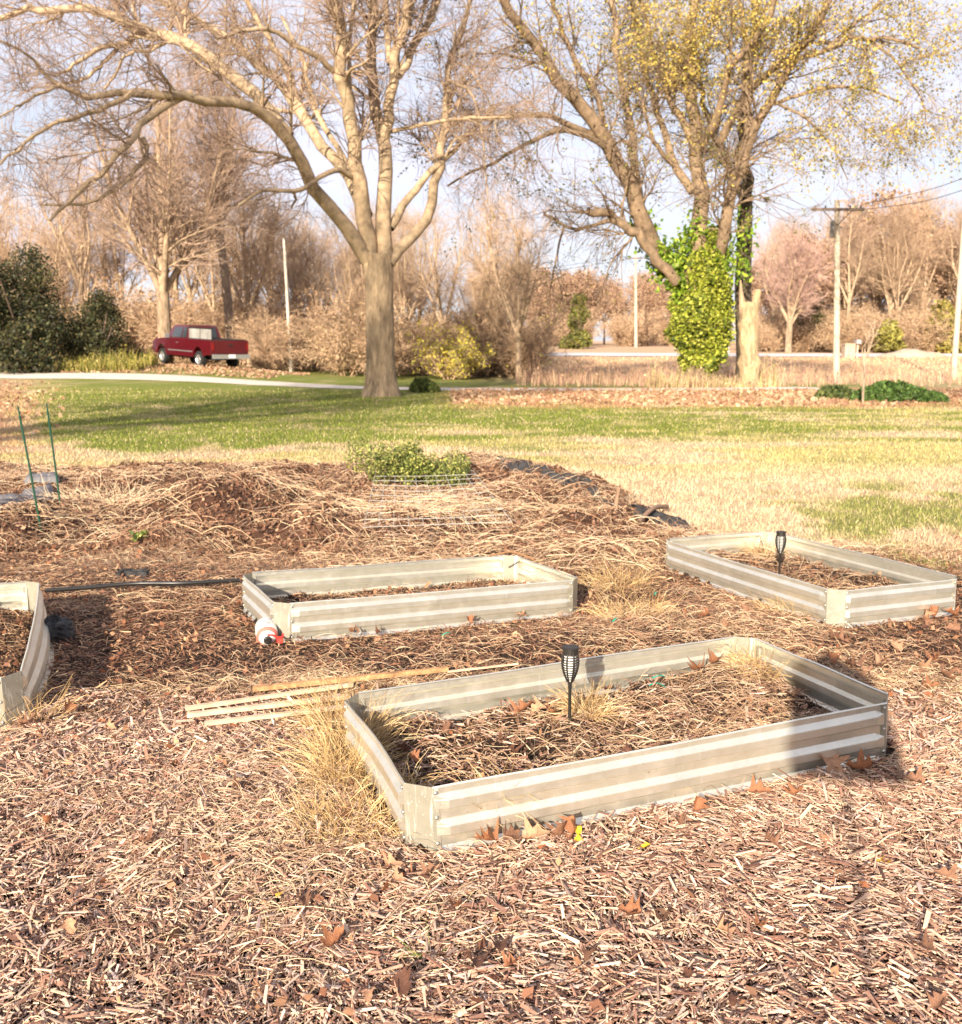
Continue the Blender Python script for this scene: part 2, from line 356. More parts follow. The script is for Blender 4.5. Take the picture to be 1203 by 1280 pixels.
def strip(name,C,w,mt,col,lift=.012,**tg):
    C=np.array(C,float); n=len(C)*30; P=resample(np.c_[C,np.zeros(len(C))],n)[:,:2]; t=nrm(np.gradient(P,axis=0)); nn=np.stack([-t[:,1],t[:,0]],1)
    q=np.linspace(-.5,.5,9); XY=P[:,None]+nn[:,None]*(q[None,:,None]*w*(1+.12*(vn(np.arange(n)*.3,0*np.arange(n),77)-.5))[:,None,None])
    Zs=gz(XY[...,0],XY[...,1],False)+lift+.03*(1-(2*q)**2)
    m=M(); id=np.arange(n*9).reshape(n,9); m.add(np.dstack([XY,Zs]).reshape(-1,3),np.stack([id[:-1,:-1],id[1:,:-1],id[1:,1:],id[:-1,1:]],-1).reshape(-1,4),col)
    return m.build(name,mt,smooth=True,**tg)
strip('driveway',[(-60,47),(-40,46.8),(-22,46.6),(-14,45.6),(-8,44),(-4,42.6),(0,41.6),(5,41.3),(10,41.8),(14,43)],3.2,m_gravel,(.62,.55,.47),kind='structure')
strip('road',[(-30,101),(0,98),(20,96),(45,95),(90,93),(160,96)],6.5,m_gravel,(.60,.56,.55),lift=.05,kind='structure')

# ============================================================ GROUND LITTER
def inview(x,y,pad=.35):
    return (np.abs(x)<.486*y*1.02+pad)&(y>1.9)
def nearpanel(x,y,d):
    b=np.zeros(len(x),bool)
    for k in BEDS: b|=np.abs(bed_sd(k,x,y))<d
    return b
def chips(m,K,ymin,ymax,lmin,lmax,box5,cols,g=rng,dens=None,zup=.03,wf=1.):
    y=np.sqrt(g.random(K)*(ymax**2-ymin**2)+ymin**2); x=(g.random(K)*2-1)*(.495*y+.3)
    keep=~nearpanel(x,y,.03)
    ins=np.zeros(K,bool)
    for k in BEDS: ins|=bed_sd(k,x,y)<0
    keep&=~ins|(g.random(K)<.10)
    if dens is not None: keep&=g.random(K)<dens(x,y)
    x=x[keep];y=y[keep];K=len(x)
    L=lmin+(lmax-lmin)*g.random(K)**2.2; W=L*(.08+.17*g.random(K))*wf; W=np.clip(W,.003,.014); T=.001+.002*g.random(K)
    # local swirl: chips lie partly combed by raking
    yaw=g.random(K)*np.pi*2; cl=fbm(x*2,y*2,41)*6; yaw=np.where(g.random(K)<.55,cl+.5*g.normal(size=K),yaw)
    pit=.22*g.normal(size=K); rol=.35*g.normal(size=K)
    cdim=.95
    a=nrm(np.stack([np.cos(yaw)*np.cos(pit),np.sin(yaw)*np.cos(pit),np.sin(pit)],-1))
    up=np.stack([-np.sin(yaw)*np.sin(rol),np.cos(yaw)*np.sin(rol),np.cos(rol)],-1); s=nrm(np.cross(up,a)); n=np.cross(a,s)
    z=gz(x,y)+.004+zup*g.random(K)**1.6+np.abs(np.sin(pit))*L*.35
    c=np.stack([x,y,z],-1); col=pal(K,cols,g,.24)*cdim
    h=(L/2)[:,None];w2=(W/2)[:,None];t2=(T/2)[:,None]; e1=(.25+.75*g.random(K))[:,None]; e2=(.15+.7*g.random(K))[:,None]; sk=(g.normal(size=K)*.12)[:,None]*h
    if box5:
        V=np.stack([c-a*h-s*w2*e1-n*t2,c+a*(h+sk)-s*w2*e2-n*t2,c+a*(h-sk)+s*w2*e2-n*t2,c-a*h+s*w2*e1-n*t2,
                    c-a*h-s*w2*e1+n*t2,c+a*(h+sk)-s*w2*e2+n*t2,c+a*(h-sk)+s*w2*e2+n*t2,c-a*h+s*w2*e1+n*t2],1)
        f=np.array([[4,5,6,7],[0,1,5,4],[1,2,6,5],[2,3,7,6],[3,0,4,7]])
        m.add(V.reshape(-1,3),(f[None]+(np.arange(K)*8)[:,None,None]).reshape(-1,4),np.repeat(col,8,axis=0))
    else:
        bow=(g.normal(size=K)*.06)[:,None]*h
        V=np.stack([c-a*h-s*w2*e1,c-a*h+s*w2*e1,c-s*w2+n*bow,c+s*w2+n*bow,c+a*h-s*w2*e2,c+a*h+s*w2*e2],1)
        f=np.array([[0,2,3,1],[2,4,5,3]])
        m.add(V.reshape(-1,3),(f[None]+(np.arange(K)*6)[:,None,None]).reshape(-1,4),np.repeat(col,6,axis=0))
CH1=[(.54,.35,.25),(.44,.26,.18),(.64,.45,.32),(.32,.17,.12),(.22,.11,.075),(.60,.43,.33),(.50,.37,.31),(.14,.07,.048),(.68,.51,.36),(.40,.22,.15),(.42,.29,.22)]
CH2=[(.32,.16,.09),(.22,.10,.055),(.15,.07,.04),(.42,.24,.14),(.52,.33,.19),(.10,.045,.028)]
m=M(); chips(m,78000,1.95,4.0,.012,.055,True,CH1,zup=.02); chips(m,16000,1.95,4.3,.028,.08,True,CH1,zup=.03)
chips(m,110000,1.95,4.3,.006,.03,False,CH1,zup=.018,wf=.75)
m.build('wood_chips',m_chip,label='weathered wood chip mulch spread thickly over the ground in front of the beds',cat='mulch',kind='stuff')
m=M(); chips(m,150000,4.0,7.6,.015,.06,False,CH2,zup=.022,wf=.6)
m.build('bark_mulch',m_chip,label='reddish brown shredded mulch between and behind the metal beds',cat='mulch',kind='stuff')

# straw -------------------------------------------------------
def straws(m,x,y,lmin,lmax,wid,lift,cols,n=6,sides=3,g=rng,wig=.09,hmax=.05,stand=None,clip=True):
    K=len(x); L=lmin+(lmax-lmin)*g.random(K)**1.7; yaw=g.random(K)*2*np.pi
    d=np.stack([np.cos(yaw),np.sin(yaw),0*yaw],-1); st=np.stack([x,y,0*x],-1)
    bend=g.normal(size=K)*wig
    P=np.zeros((K,n,3)); P[:,0]=st; step=L/(n-1); ang=yaw.copy()
    for i in range(1,n):
        ang=ang+bend+.5*wig*g.normal(size=K); P[:,i,0]=P[:,i-1,0]+np.cos(ang)*step; P[:,i,1]=P[:,i-1,1]+np.sin(ang)*step
    G=gz(P[...,0],P[...,1]); t=np.linspace(0,1,n)[None]
    # a stem is stiff: straight line from end to end height, plus an arch
    z0=G[:,0]+lift*g.random(K); z1=G[:,-1]+lift*g.random(K); arch=hmax*g.random(K)**2.5
    Z=z0[:,None]*(1-t)+z1[:,None]*t+arch[:,None]*np.sin(np.pi*t); P[...,2]=np.maximum(Z,G+.003)
    r=wid*(.6+.8*g.random(K))[:,None]*np.linspace(1,.55,n)[None]
    keep=np.ones(K,bool)
    if clip:
        for k in BEDS:
            s=bed_sd(k,P[...,0],P[...,1]); keep&=~((s.min(1)<.006)&(s.max(1)>-.006))
    keep&=P[:,:,2].max(1)-G.min(1)<.5
    tubes(m,P[keep],r[keep],sides,pal(keep.sum(),cols,g,.15))
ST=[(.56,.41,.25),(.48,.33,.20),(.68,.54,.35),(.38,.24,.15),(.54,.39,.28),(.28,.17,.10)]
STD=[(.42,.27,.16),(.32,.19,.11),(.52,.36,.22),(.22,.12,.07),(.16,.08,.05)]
def scat(K,y0,y1,dens,g=rng):
    y=np.sqrt(g.random(K)*(y1**2-y0**2)+y0**2); x=(g.random(K)*2-1)*(.495*y+.3); k=g.random(K)<dens(x,y); return x[k],y[k]
def lathzone(x,y):
    u=(x+.85)*.97+(y-4.05)*.25; v=-(x+.85)*.25+(y-4.05)*.97
    return (np.abs(u)<.55)*(np.abs(v)<.22)*1.
def straw_dens(x,y):
    n=fbm(x*1.3,y*1.3,51); d=.03+.06*(x<.1)*sm(2.1,2.8,y)+.42*sm(.52,.66,n)*sm(2.7,3.7,y)-.025*sm(.3,1,x)*(1-sm(3,4,y))
    d=d+.7*np.exp(-((x+.6)**2/.14+(y-3.3)**2/.4))+.33*np.exp(-((x+.35)**2/.4+(y-2.7)**2/.2))+.3*np.exp(-((x+1.1)**2/.5+(y-4.4)**2/.08))+.3*np.exp(-((x-1.1)**2/1.+(y-5.1)**2/.35))
    d=d*(1-.93*np.exp(-((x+1.9)**2/1.+(y-5.2)**2/.8)**2))
    ins=sum((bed_sd(k,x,y)<0)*1. for k in BEDS); lx,ly=bed_local('a',x,y); return np.clip(d*(1-ins)+ins*(.08+.26*sm(-.2,.6,lx)*(bed_sd('a',x,y)<0))*0,0,1)*(1-.9*lathzone(x,y))
m=M()
x,y=scat(42000,1.95,4.6,straw_dens); straws(m,x,y,.05,.26,.0009,.022,ST,wig=.05)
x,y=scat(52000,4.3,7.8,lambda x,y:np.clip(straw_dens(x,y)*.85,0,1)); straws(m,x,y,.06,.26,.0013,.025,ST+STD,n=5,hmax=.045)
for k in 'abcd':
    b=BEDS[k]; K={'a':2300,'b':700,'c':900,'d':900}[k]; lx=(rng.random(K)-.5)*(b[6]-.1); ly=(rng.random(K)-.5)*(b[7]-.1); kk=rng.random(K)<(.45+.55*sm(-.2,.6,lx)); lx=lx[kk];ly=ly[kk]; c_,s_=math.cos(b[3]),math.sin(b[3])
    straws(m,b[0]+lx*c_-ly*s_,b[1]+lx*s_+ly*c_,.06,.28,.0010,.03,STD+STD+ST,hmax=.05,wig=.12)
m.build('loose_straw',m_straw,label='loose dry grass stems and straw lying on the mulch around the beds',cat='straw',kind='stuff')
def plot_dens(x,y):
    n=fbm(x*1.1,y*1.5,52,4); pm=plot_mask(x,y)
    G=lambda cx,cy,a,b: np.exp(-(((x-cx)/a)**2+((y-cy)/b)**2))
    d=pm*(.03+.35*sm(.56,.68,n))
    for (cx,cy,a,b,k) in ((-3.9,8.4,.95,.55,.9),(-.5,8.9,.95,1.4,1.),(.5,7.3,1.5,.4,.8),(-4.9,11.5,1.2,.5,.5),(-1.9,11.6,.8,.4,.4)):
        d=np.maximum(d,k*G(cx,cy,a,b)*(.45+.55*sm(.38,.55,n)))
    return np.clip(d,0,1)
m=M(); x,y=scat(90000,6.8,14.2,plot_dens); straws(m,x,y,.1,.42,.0022,.04,ST,n=5,hmax=.07)
x,y=scat(4200,7,14,lambda x,y:plot_mask(x,y)*.8); straws(m,x,y,.1,.5,.003,.05,STD,n=5,hmax=.1)
m.build('straw_cover',m_straw,label='matted pale straw and roots over the dug garden plot behind the beds',cat='straw',kind='stuff')
# clods and crumbs of soil
m=M(); K=110000; x,y=scat(K,6.9,14.2,lambda x,y:plot_mask(x,y)); K=len(x)
P=np.stack([x,y,gz(x,y)+.004+.03*rng.random(K)**3],-1); cards(m,P,.03,pal(K,[(.10,.045,.025),(.15,.07,.038),(.055,.026,.015),(.20,.10,.06),(.30,.18,.11)]),elong=1.2)
x=[];y=[]
for k in BEDS:
    b=BEDS[k]; K=9000; lx=(rng.random(K)-.5)*(b[6]-.04); ly=(rng.random(K)-.5)*(b[7]-.04); c,s=math.cos(b[3]),math.sin(b[3]); x.append(b[0]+lx*c-ly*s); y.append(b[1]+lx*s+ly*c)
x=np.concatenate(x);y=np.concatenate(y); P=np.stack([x,y,gz(x,y)+.004],-1)
cards(m,P,.012,pal(len(x),[(.09,.045,.026),(.16,.085,.05),(.05,.026,.016),(.24,.14,.08)]),elong=1.2)
m.build('soil_crumbs',m_chip,label='crumbs and clods of brown garden soil',cat='soil',kind='stuff')

# lawn ---------------------------------------------------------
def blades(m,x,y,h,w,col,g=rng,lean=.5,extra=0.):
    K=len(x); z=gz(x,y,False); a=g.random(K)*2*np.pi; d=np.stack([np.cos(a),np.sin(a),0*a],-1); b=g.random(K)*2*np.pi
    sd=np.stack([np.cos(b),np.sin(b),0*b],-1)*w[:,None]*.5; p=np.stack([x,y,z-.005],-1)
    hh=h*(.5+.9*g.random(K)); ln=lean*g.random(K)
    mid=p+np.stack([0*x,0*x,hh*.6],-1)+d*(hh*ln*.35)[:,None]; tip=p+np.stack([0*x,0*x,hh],-1)+d*(hh*ln)[:,None]
    V=np.stack([p-sd,p+sd,mid+sd*.7,mid-sd*.7,tip],1)
    f=np.arange(K)[:,None]*5; m.add(V.reshape(-1,3),np.concatenate([f+np.array([[0,1,2,3]])]),np.repeat(col,5,axis=0))
    m.T.append((f+np.array([[3,2,4]])+m.n-len(V)*5))
def lawn_pts(K,y0,y1):
    t=rng.random(K); y=y0*(y1/y0)**t; x=(rng.random(K)*2-1)*(.49*y+.5); return x,y
x,y=lawn_pts(210000,7.0,40)
nm=plot_mask(x,y); near=(1-sm(6.9,7.7,y+sm(2.9,3.4,x)*1.2)); k=(rng.random(len(x))>np.clip(nm*1.2+near,0,1))&(rng.random(len(x))<np.interp(y,[7,12,40],[1,.9,.6]))
k&=~nearpanel(x,y,.04)
for q in BEDS: k&=bed_sd(q,x,y)>0
x=x[k];y=y[k]; col=ground_col(x,y); gr=(rng.random(len(x))<.16)[:,None]; col=np.where(gr,col*.3+.7*np.array([.54,.41,.25]),col)*(1+.22*rng.normal(size=(len(x),1)))*1.1
m=M(); blades(m,x,y,.035+.0006*y,.0035+.00065*y,np.clip(col,.01,.9),lean=1.1)
m.build('lawn_grass',m_blade,label='patchy autumn lawn of green and straw coloured grass',cat='grass',kind='stuff')
# leaf cover along the drive and tall dry weeds before the road
x=np.r_[rng.uniform(-2,22,9000),rng.uniform(-26,-8,9000),rng.uniform(-20,-10,5000)]; y=np.r_[rng.uniform(27,41,9000),rng.uniform(17,43,9000),rng.uniform(48,60,5000)]
az=x/y; k=((az>-.03)&(y>29+4*(fbm(x*.3,y*.3,60)-.5)))|((az<-.40-.10*(fbm(x*.4,y*.4,63)-.5))&(y<44)&(rng.random(len(x))<sm(17,26,y)*(1-sm(-.52,-.40,az))))|(y>47); x=x[k];y=y[k]
m=M(); cards(m,np.stack([x,y,gz(x,y,False)+.05*rng.random(len(x))],-1),.12,pal(len(x),[(.40,.22,.13),(.48,.30,.19),(.28,.15,.09),(.56,.40,.25)]),up=0)
m.build('leaf_litter',m_leaf,label='brown fallen leaves covering the ground beside the gravel drive',cat='leaves',kind='stuff')
def weeds(name,K,xr,yr,h,cols,label,cond=None,wd=.03,cat='weeds'):
    x=rng.uniform(*xr,K); y=rng.uniform(*yr,K)
    if cond is not None: k=cond(x,y); x=x[k];y=y[k]
    K=len(x); hh=h*(.25+1.9*fbm(x*.7,y*.7,61)**2)*(.6+.8*rng.random(K)); m=M(); blades(m,x,y,hh,np.full(K,wd),pal(K,cols),lean=.45)
    kk=rng.random(K)<.5; P=np.stack([x,y,gz(x,y,False)+hh*rng.random(K)*1.2],-1)[kk]; cards(m,P,wd*2.4,pal(kk.sum(),cols))
    return m.build(name,m_blade,label=label,cat=cat,kind='stuff')
weeds('dry_weeds',7500,(-2.5,30),(45.5,60),.72,[(.50,.30,.20),(.42,.24,.18),(.58,.42,.24),(.34,.20,.15),(.62,.42,.28)],'tall pinkish brown dead weeds in front of the road bank',lambda x,y:(x/y>.035)&(fbm(x*.55,y*.55,62)>.47-.14*(x<14)))
ob=aty(872,468,46.); weeds('trunk_weeds',1500,(ob[0]-2.4,ob[0]+3.2),(43.6,46.5),.8,[(.56,.40,.24),(.46,.30,.2),(.6,.46,.26),(.35,.33,.12)],'tall dry yellowish weeds round the foot of the ivy covered trunk')
weeds('bank_grass',12000,(2,60),(60,90),.28,[(.60,.40,.24),(.50,.32,.2),(.62,.46,.28)],'dry tan grass on the bank below the far road',lambda x,y:x/y>.03,wd=.05,cat='grass')
weeds('tall_grass',5000,(-27,-16.5),(48.5,52.5),.75,[(.24,.22,.04),(.36,.30,.07),(.14,.15,.03),(.42,.33,.12)],'tall yellow green grass at the foot of the dark evergreens',wd=.04,cat='grass')

# ============================================================ RAISED BEDS
# section of the corrugated sheet, from the top: (outward offset, distance below the top)
PROF=[(-.002,.0),(.004,-.003),(.006,.001),(.0,.004),(0,.020)]
d0=.022
for k in range(3):
    PROF+=[(.0,d0),(.0150,d0+.017),(.0158,d0+.020),(.0158,d0+.046),(.015,d0+.048),(.001,d0+.058)]
    d0+=.084
PROF=[p for p in PROF if p[1]<.236]+[(0.,.238)]
def panel(name,p0,p1,out,parent,bow=None,lean=None,bend=.0,seed=0):
    """corrugated sheet between the corners p0 and p1 (local), outside on side out"""
    n=36; t=np.linspace(0,1,n); p0=np.array(p0);p1=np.array(p1); out=np.array(out,float); Pm=p0[None]*(1-t[:,None])+p1[None]*t[:,None]
    m=M(); rows=[]
    for o,dz in PROF:
        off=o*(sm(0,.03,t)*(1-sm(.97,1,t)))*1.0 if dz>.02 else o+0*t
        off=off+(bow(t,dz) if bow else 0)+.0025*(fbm(t*5+seed,dz*6+0*t,seed+70)-.5)*2
        zz=BH-dz+.0018*np.sin(t*9+seed)*(dz<.02)
        rows.append(np.c_[Pm+out[None]*off[:,None],zz])
    V=np.stack(rows,0); R_,n_=V.shape[:2]; id=np.arange(R_*n_).reshape(R_,n_)
    m.add(V.reshape(-1,3),np.stack([id[:-1,:-1],id[1:,:-1],id[1:,1:],id[:-1,1:]],-1).reshape(-1,4))
    o=m.build(name,m_galv,parent,smooth=False); md=o.modifiers.new('sheet','SOLIDIFY'); md.thickness=.0018; md.offset=0; return o
bm_=M(); lathe(bm_,[(0,.0055),(.0035,.005),(.006,.003),(.0065,.0005),(.0065,0)],8); BOLT=None
def bracket(pa,pb,parent,lean=0.,label=None,h0=0.):
    """flat corner plate with a short flange along each neighbouring sheet"""
    pa=np.array(pa);pb=np.array(pb); mid=(pa+pb)/2; out=nrm(mid); fl=.022
    cx=np.array([np.sign(mid[0]),0]); cy=np.array([0,np.sign(mid[1])])
    # pa lies on the short side (constant x), pb on the long side (constant y)
    a0=pa-np.array([0,np.sign(mid[1])*fl])+cx*.0025; a1=pa+cx*.0025; b1=pb+cy*.0025; b0=pb-np.array([np.sign(mid[0])*fl,0])+cy*.0025
    line=np.array([a0,a1,b1,b0]); zs=np.linspace(BH+.003+h0,-.028,7)
    V=np.array([[[*(q+(out*lean*(BH-z))),z] for q in line] for z in zs])
    V[0,:,2]+=np.array([-.002,0,0,-.002]); id=np.arange(28).reshape(7,4)
    m=M(); m.add(V.reshape(-1,3),np.stack([id[:-1,:-1],id[:-1,1:],id[1:,1:],id[1:,:-1]],-1).reshape(-1,4))
    o=m.build('corner_plate',m_plate,parent); md=o.modifiers.new('sheet','SOLIDIFY'); md.thickness=.002; md.offset=0
    global BOLT
    for dz in (.016,.095,.178):
        for q,dv in (((a0+a1)/2+cx*0,cx),((b0+b1)/2,cy)):
            if BOLT is None: BOLT=bm_.build('bolt',m_bolt,o,smooth=True); b=BOLT
            else: b=BOLT.copy(); COL.objects.link(b); b.parent=o
            b.location=(*(q+dv*.002+out*lean*dz),BH-dz); b.rotation_euler=(0,math.pi/2,math.atan2(dv[1],dv[0]))
    return o
def bed(k,label,bows={},plates={}):
    b=BEDS[k]; root=empty('raised_bed',(b[0],b[1],b[2]),b[3],label,'raised bed','galvanised raised garden beds')
    root.rotation_euler=(math.atan(b[5]),-math.atan(b[4]),b[3])
    A,B,c=b[6]/2,b[7]/2,.0659
    panel('long_panel',(-A+c,-B),(A-c,-B),(0,-1),root,bows.get('front'),seed=1)
    panel('long_panel',(-A+c,B),(A-c,B),(0,1),root,bows.get('back'),seed=2)
    panel('short_panel',(-A,-B+c),(-A,B-c),(-1,0),root,bows.get('left'),seed=3)
    panel('short_panel',(A,-B+c),(A,B-c),(1,0),root,bows.get('right'),seed=4)
    for sx in (-1,1):
        for sy in (-1,1): bracket((sx*A,sy*(B-c)),(sx*(A-c),sy*B),root,plates.get((sx,sy),0.))
    return root
sag=lambda a,p=.5:(lambda t,dz:a*np.sin(np.pi*t)*(1-.6*dz/.2))
bed('a','large galvanised bed on the wood chips, dry grass at its side, torch inside',{'left':lambda t,dz:-.012*np.sin(np.pi*t),'front':sag(.006)})
bed('b','galvanised raised bed with a bottle lying at its corner, behind the wood strips',{'back':sag(-.01),'right':sag(-.01)})
bed('c','galvanised raised bed beside the lawn edge holding the farther solar torch',{'front':sag(.01),'back':sag(-.008)})
bed('d','galvanised raised bed with a bulging side sheet, cut off by the photo edge',{'front':lambda t,dz:.012*np.sin(np.pi*t)+.30*dz*(.2+.8*np.sin(np.pi*t))},{(-1,-1):.08,(1,-1):.06})

# ============================================================ SMALL GARDEN THINGS
def torch(loc,label,h=.29,tilt=(0,0)):
    root=empty('solar_torch',loc,0,label,'solar light','solar torch lights stuck in the beds'); root.rotation_euler=(tilt[0],tilt[1],.3)
    m=M(); lathe(m,[(.0001,-.08),(.0055,-.07),(.0062,0),(.0062,h*.46),(.0075,h*.47),(.0075,h*.53),(.010,h*.56)],12); m.build('stem',m_bronze,root,smooth=True)
    z0,z1=h*.56,h*.93
    def rad(z):
        t=(z-z0)/(z1-z0); return np.interp(t,[0,.12,.3,.5,.7,.85,1],[.010,.017,.0255,.0315,.0335,.032,.028])
    m=M()
    zz=np.linspace(z0,z1,16)
    for a in np.arange(8)/8*2*np.pi:
        P=np.stack([rad(zz)*np.cos(a),rad(zz)*np.sin(a),zz],-1); tubes(m,P,np.full(16,.0028),5)
    aa=np.linspace(0,2*np.pi,25)
    for z in np.linspace(z0+.012,z1-.004,11):
        P=np.stack([rad(z)*np.cos(aa),rad(z)*np.sin(aa),0*aa+z],-1); tubes(m,P,np.full(25,.0022),5)
    cg=m.build('cage',m_bronze,root,smooth=True)
    m=M(); lathe(m,[(.006,z0),(.018,z0+.03),(.024,z0+.06),(.022,z1)],14); m.build('diffuser',m_pale,root,smooth=True)
    m=M(); lathe(m,[(rad(z1)-.002,z1-.008),(.0295,z1-.004),(.0295,h*.985),(.033,h*.99),(.033,h),(.028,h*1.01),(.0,h*1.012)],20); m.build('cap',m_bronze,root)
    return root
p=atz(712,908,.13); p[2]=float(gz(p[0],p[1])); torch(p,'black solar torch light standing upright in the middle of the large front bed',h=(aty(712,808,p[1])[2]-p[2])/1.01)
q=aty(977,664,6.42); z=float(gz(q[0],q[1])); torch((q[0],q[1],z),'small black solar torch light in the raised bed beside the lawn',h=(q[2]-z)/1.01)
# bottle
def frame(loc,ax,up=(0,0,1)):
    a=nrm(np.array(ax,float)); s=nrm(np.cross(up,a)); u=np.cross(a,s)
    return lambda V: np.array(loc)+V[:,0:1]*s+V[:,1:2]*u+V[:,2:3]*a
bl=atz(334,795,.055); root=empty('plastic_bottle',(bl[0],bl[1],0),0,'white plastic bottle with red band and red trigger lying at a bed corner','bottle')
T=frame((0,0,bl[2]),(.25,-.9,-.22)); 
m=M(); lathe(m,[(0,-.11),(.048,-.108),(.056,-.10),(.057,-.02),(.056,.0)],20,T=T); m.build('body',m_white,root,smooth=True)
m=M(); lathe(m,[(.0565,.0),(.053,.012),(.043,.022)],20,T=T); m.build('red_shoulder',mat('pink_label',.5,col=(.62,.16,.12)),root,smooth=True)
m=M(); lathe(m,[(.043,.022),(.03,.035),(.021,.04)],20,T=T); m.build('neck',m_white,root,smooth=True)
m=M(); lathe(m,[(.021,.04),(.021,.052),(.017,.055),(0,.05)],16,T=T); m.build('cap',m_blackp,root,smooth=True)
m=M(); tubes(m,resample([T(np.array([v]))[0] for v in [(0.0,.03,.045),(.02,.035,.055),(.05,.02,.06),(.075,.02,.055),(.078,.035,.05)]],14),np.full(14,.0055),7)
box(m,T(np.array([[.062,.0,.055]]))[0],(.03,.02,.026)); m.build('trigger',m_red,root)
m=M()
for i,(a0,zz) in enumerate([(1.2,-.03),(1.2,-.045),(1.5,-.06),(2.2,-.03),(2.2,-.05),(2.2,-.07)]):
    an=np.linspace(a0,a0+.45,5); V=np.concatenate([np.stack([.0578*np.cos(an),.0578*np.sin(an),0*an+zz],-1),np.stack([.0578*np.cos(an),.0578*np.sin(an),0*an+zz+.005],-1)])
    m.add(T(V),[[j,j+1,j+6,j+5] for j in range(4)])
m.build('print',m_blackp,root)
# laths
def lath(pa,pb,wd,th,label,name='wood_strip',mt=m_lath,gp='wooden strips lying beside the large bed'):
    a=atz(*pa,.04);b=atz(*pb,.045); c=(a+b)/2; n=14; t=np.linspace(0,1,n)[:,None]; P=a*(1-t)+b*t-c; d=nrm(b-a); s=np.cross([0,0,1],d)
    gzv=gz(P[:,0]+c[0],P[:,1]+c[1],False).max(); root=None
    w2=wd/2; V=[]
    for i,pp in enumerate(P):
        j=.0015*rng.normal(size=2); V+= [pp-s*w2+[0,0,0],pp+s*w2,pp+s*(w2+j[0])+[0,0,th],pp-s*(w2+j[1])+[0,0,th]]
    V=np.array(V); i=np.arange(n-1)[:,None]*4; j=np.arange(4)[None]; f=np.stack([i+j,i+(j+1)%4,i+4+(j+1)%4,i+4+j],-1).reshape(-1,4)
    m=M(); m.add(V,np.concatenate([f,[[3,2,1,0]],[[4*n-4,4*n-3,4*n-2,4*n-1]]])); o=m.build(name,mt,None,label=label,cat='wood strip',group=gp); o.location=(c[0],c[1],gzv+.032); return o
lath((316,863),(560,838),.026,.02,'rough rounded stick lying farthest back of the wood pieces beside the large bed',mt=mat('rough_stick',.9,col=(.42,.23,.11),noise=(25,.5,1.5)))
lath((232,886),(441,856),.024,.014,'pale wood strip second from the back, crossed by straw beside the large bed')
lath((234,898),(438,874),.026,.016,'smooth pale wood strip whose end reaches farthest out beside the large bed')
lath((256,909),(432,888),.024,.014,'thin wood strip lying nearest the camera beside the straw clump')
lath((560,841),(648,831),.010,.008,'thin grey brown stick lying just behind the large bed',name='stick')
# hose, stakes, branch pieces
def line_tube(name,pts,r,mt,label,cat,sides=6,n=30,group=None):
    P=resample(np.array(pts),n); m=M(); tubes(m,P,np.full(n,r),sides); return m.build(name,mt,None,smooth=True,label=label,cat=cat,group=group)
pts=[px2g(*q)+[0,0,.06] for q in [(57,750),(110,747),(170,742),(230,741),(300,738)]]
line_tube('garden_hose',pts,.014,m_blackp,'black irrigation hose running straight from bed to bed','hose')
for (pt,pb,lb) in (((22,506),(52,664),'taller dark green garden stake leaning over the straw'),((58,503),(76,632),'slimmer garden stake leaning farther back, beside the grey fabric')):
    b=px2g(*pb); t=aty(pt[0],pt[1],b[1]-.05); P=resample([b-[0,0,.05],(b+t)/2,t],12); m=M(); tubes(m,P,np.r_[np.full(11,.0085),.004],7)
    tv=nrm(t-b)
    for s in np.linspace(.04,.97,26): lathe(m,[(.0085,-.003),(.0105,0),(.0085,.003)],7,T=frame(b*(1-s)+t*s,tv,(0,1,0)))
    m.build('garden_stake',m_greenp,None,label=lb,cat='garden stake',group='green garden stakes')
b=px2g(770,641); line_tube('stub_stake',[b-[0,0,.03],aty(771,628,b[1]),aty(774,609,b[1])],.02,m_stick,'short broken wooden stake standing in the brown soil','stake')
b=px2g(798,658);e=px2g(834,640); line_tube('branch_piece',[b+[0,0,.03],(b+e)/2+[0,0,.09],e+[0,0,.05]],.022,m_stick,'pale crooked branch lying at the edge of the dug plot','branch')
a=aty(612,695,6.2);c=aty(640,690,6.3);e=aty(668,699,6.35);line_tube('brown_twig',[a,c,e],.006,mat('brown_twig',.9,col=(.3,.16,.08)),'curved brown twig resting on the far edge of a bed','twig')
# fabric sheets
def sheet(name,quad,label,thick=.03,seed=1,mt=m_fabric,lift=.02,lin=None):
    q=[px2g(*p)[:2] for p in quad]; n=26; u,v=np.meshgrid(np.linspace(0,1,n),np.linspace(0,1,n))
    XY=(q[0][None,None]*((1-u)*(1-v))[...,None]+q[1]*(u*(1-v))[...,None]+q[2]*(u*v)[...,None]+q[3]*((1-u)*v)[...,None])
    e=.12*np.stack([fbm(u*6+seed,v*6,80)-.5,fbm(u*6,v*6+seed,81)-.5],-1); XY=XY+e
    Zs=gz(XY[...,0],XY[...,1],False)+lift+thick*1.1*(fbm(u*3+seed,v*14,82)-.3)-.05*(np.minimum(np.minimum(u,1-u),np.minimum(v,1-v))<.03)
    m=M(); id=np.arange(n*n).reshape(n,n); m.add(np.dstack([XY,Zs]).reshape(-1,3),np.stack([id[:-1,:-1],id[:-1,1:],id[1:,1:],id[1:,:-1]],-1).reshape(-1,4))
    return m.build(name,mt,None,smooth=True,label=label,cat='fabric',group='landscape fabric sheets')
m_fabg=mat('grey_fabric',.5,col=(.13,.125,.13),noise=(12,.7,1.4))
sheet('landscape_fabric',[(-40,665),(62,630),(70,612),(-40,628)],'wrinkled grey landscape fabric lying behind the garden stakes',seed=2,mt=m_fabg,lift=.07)
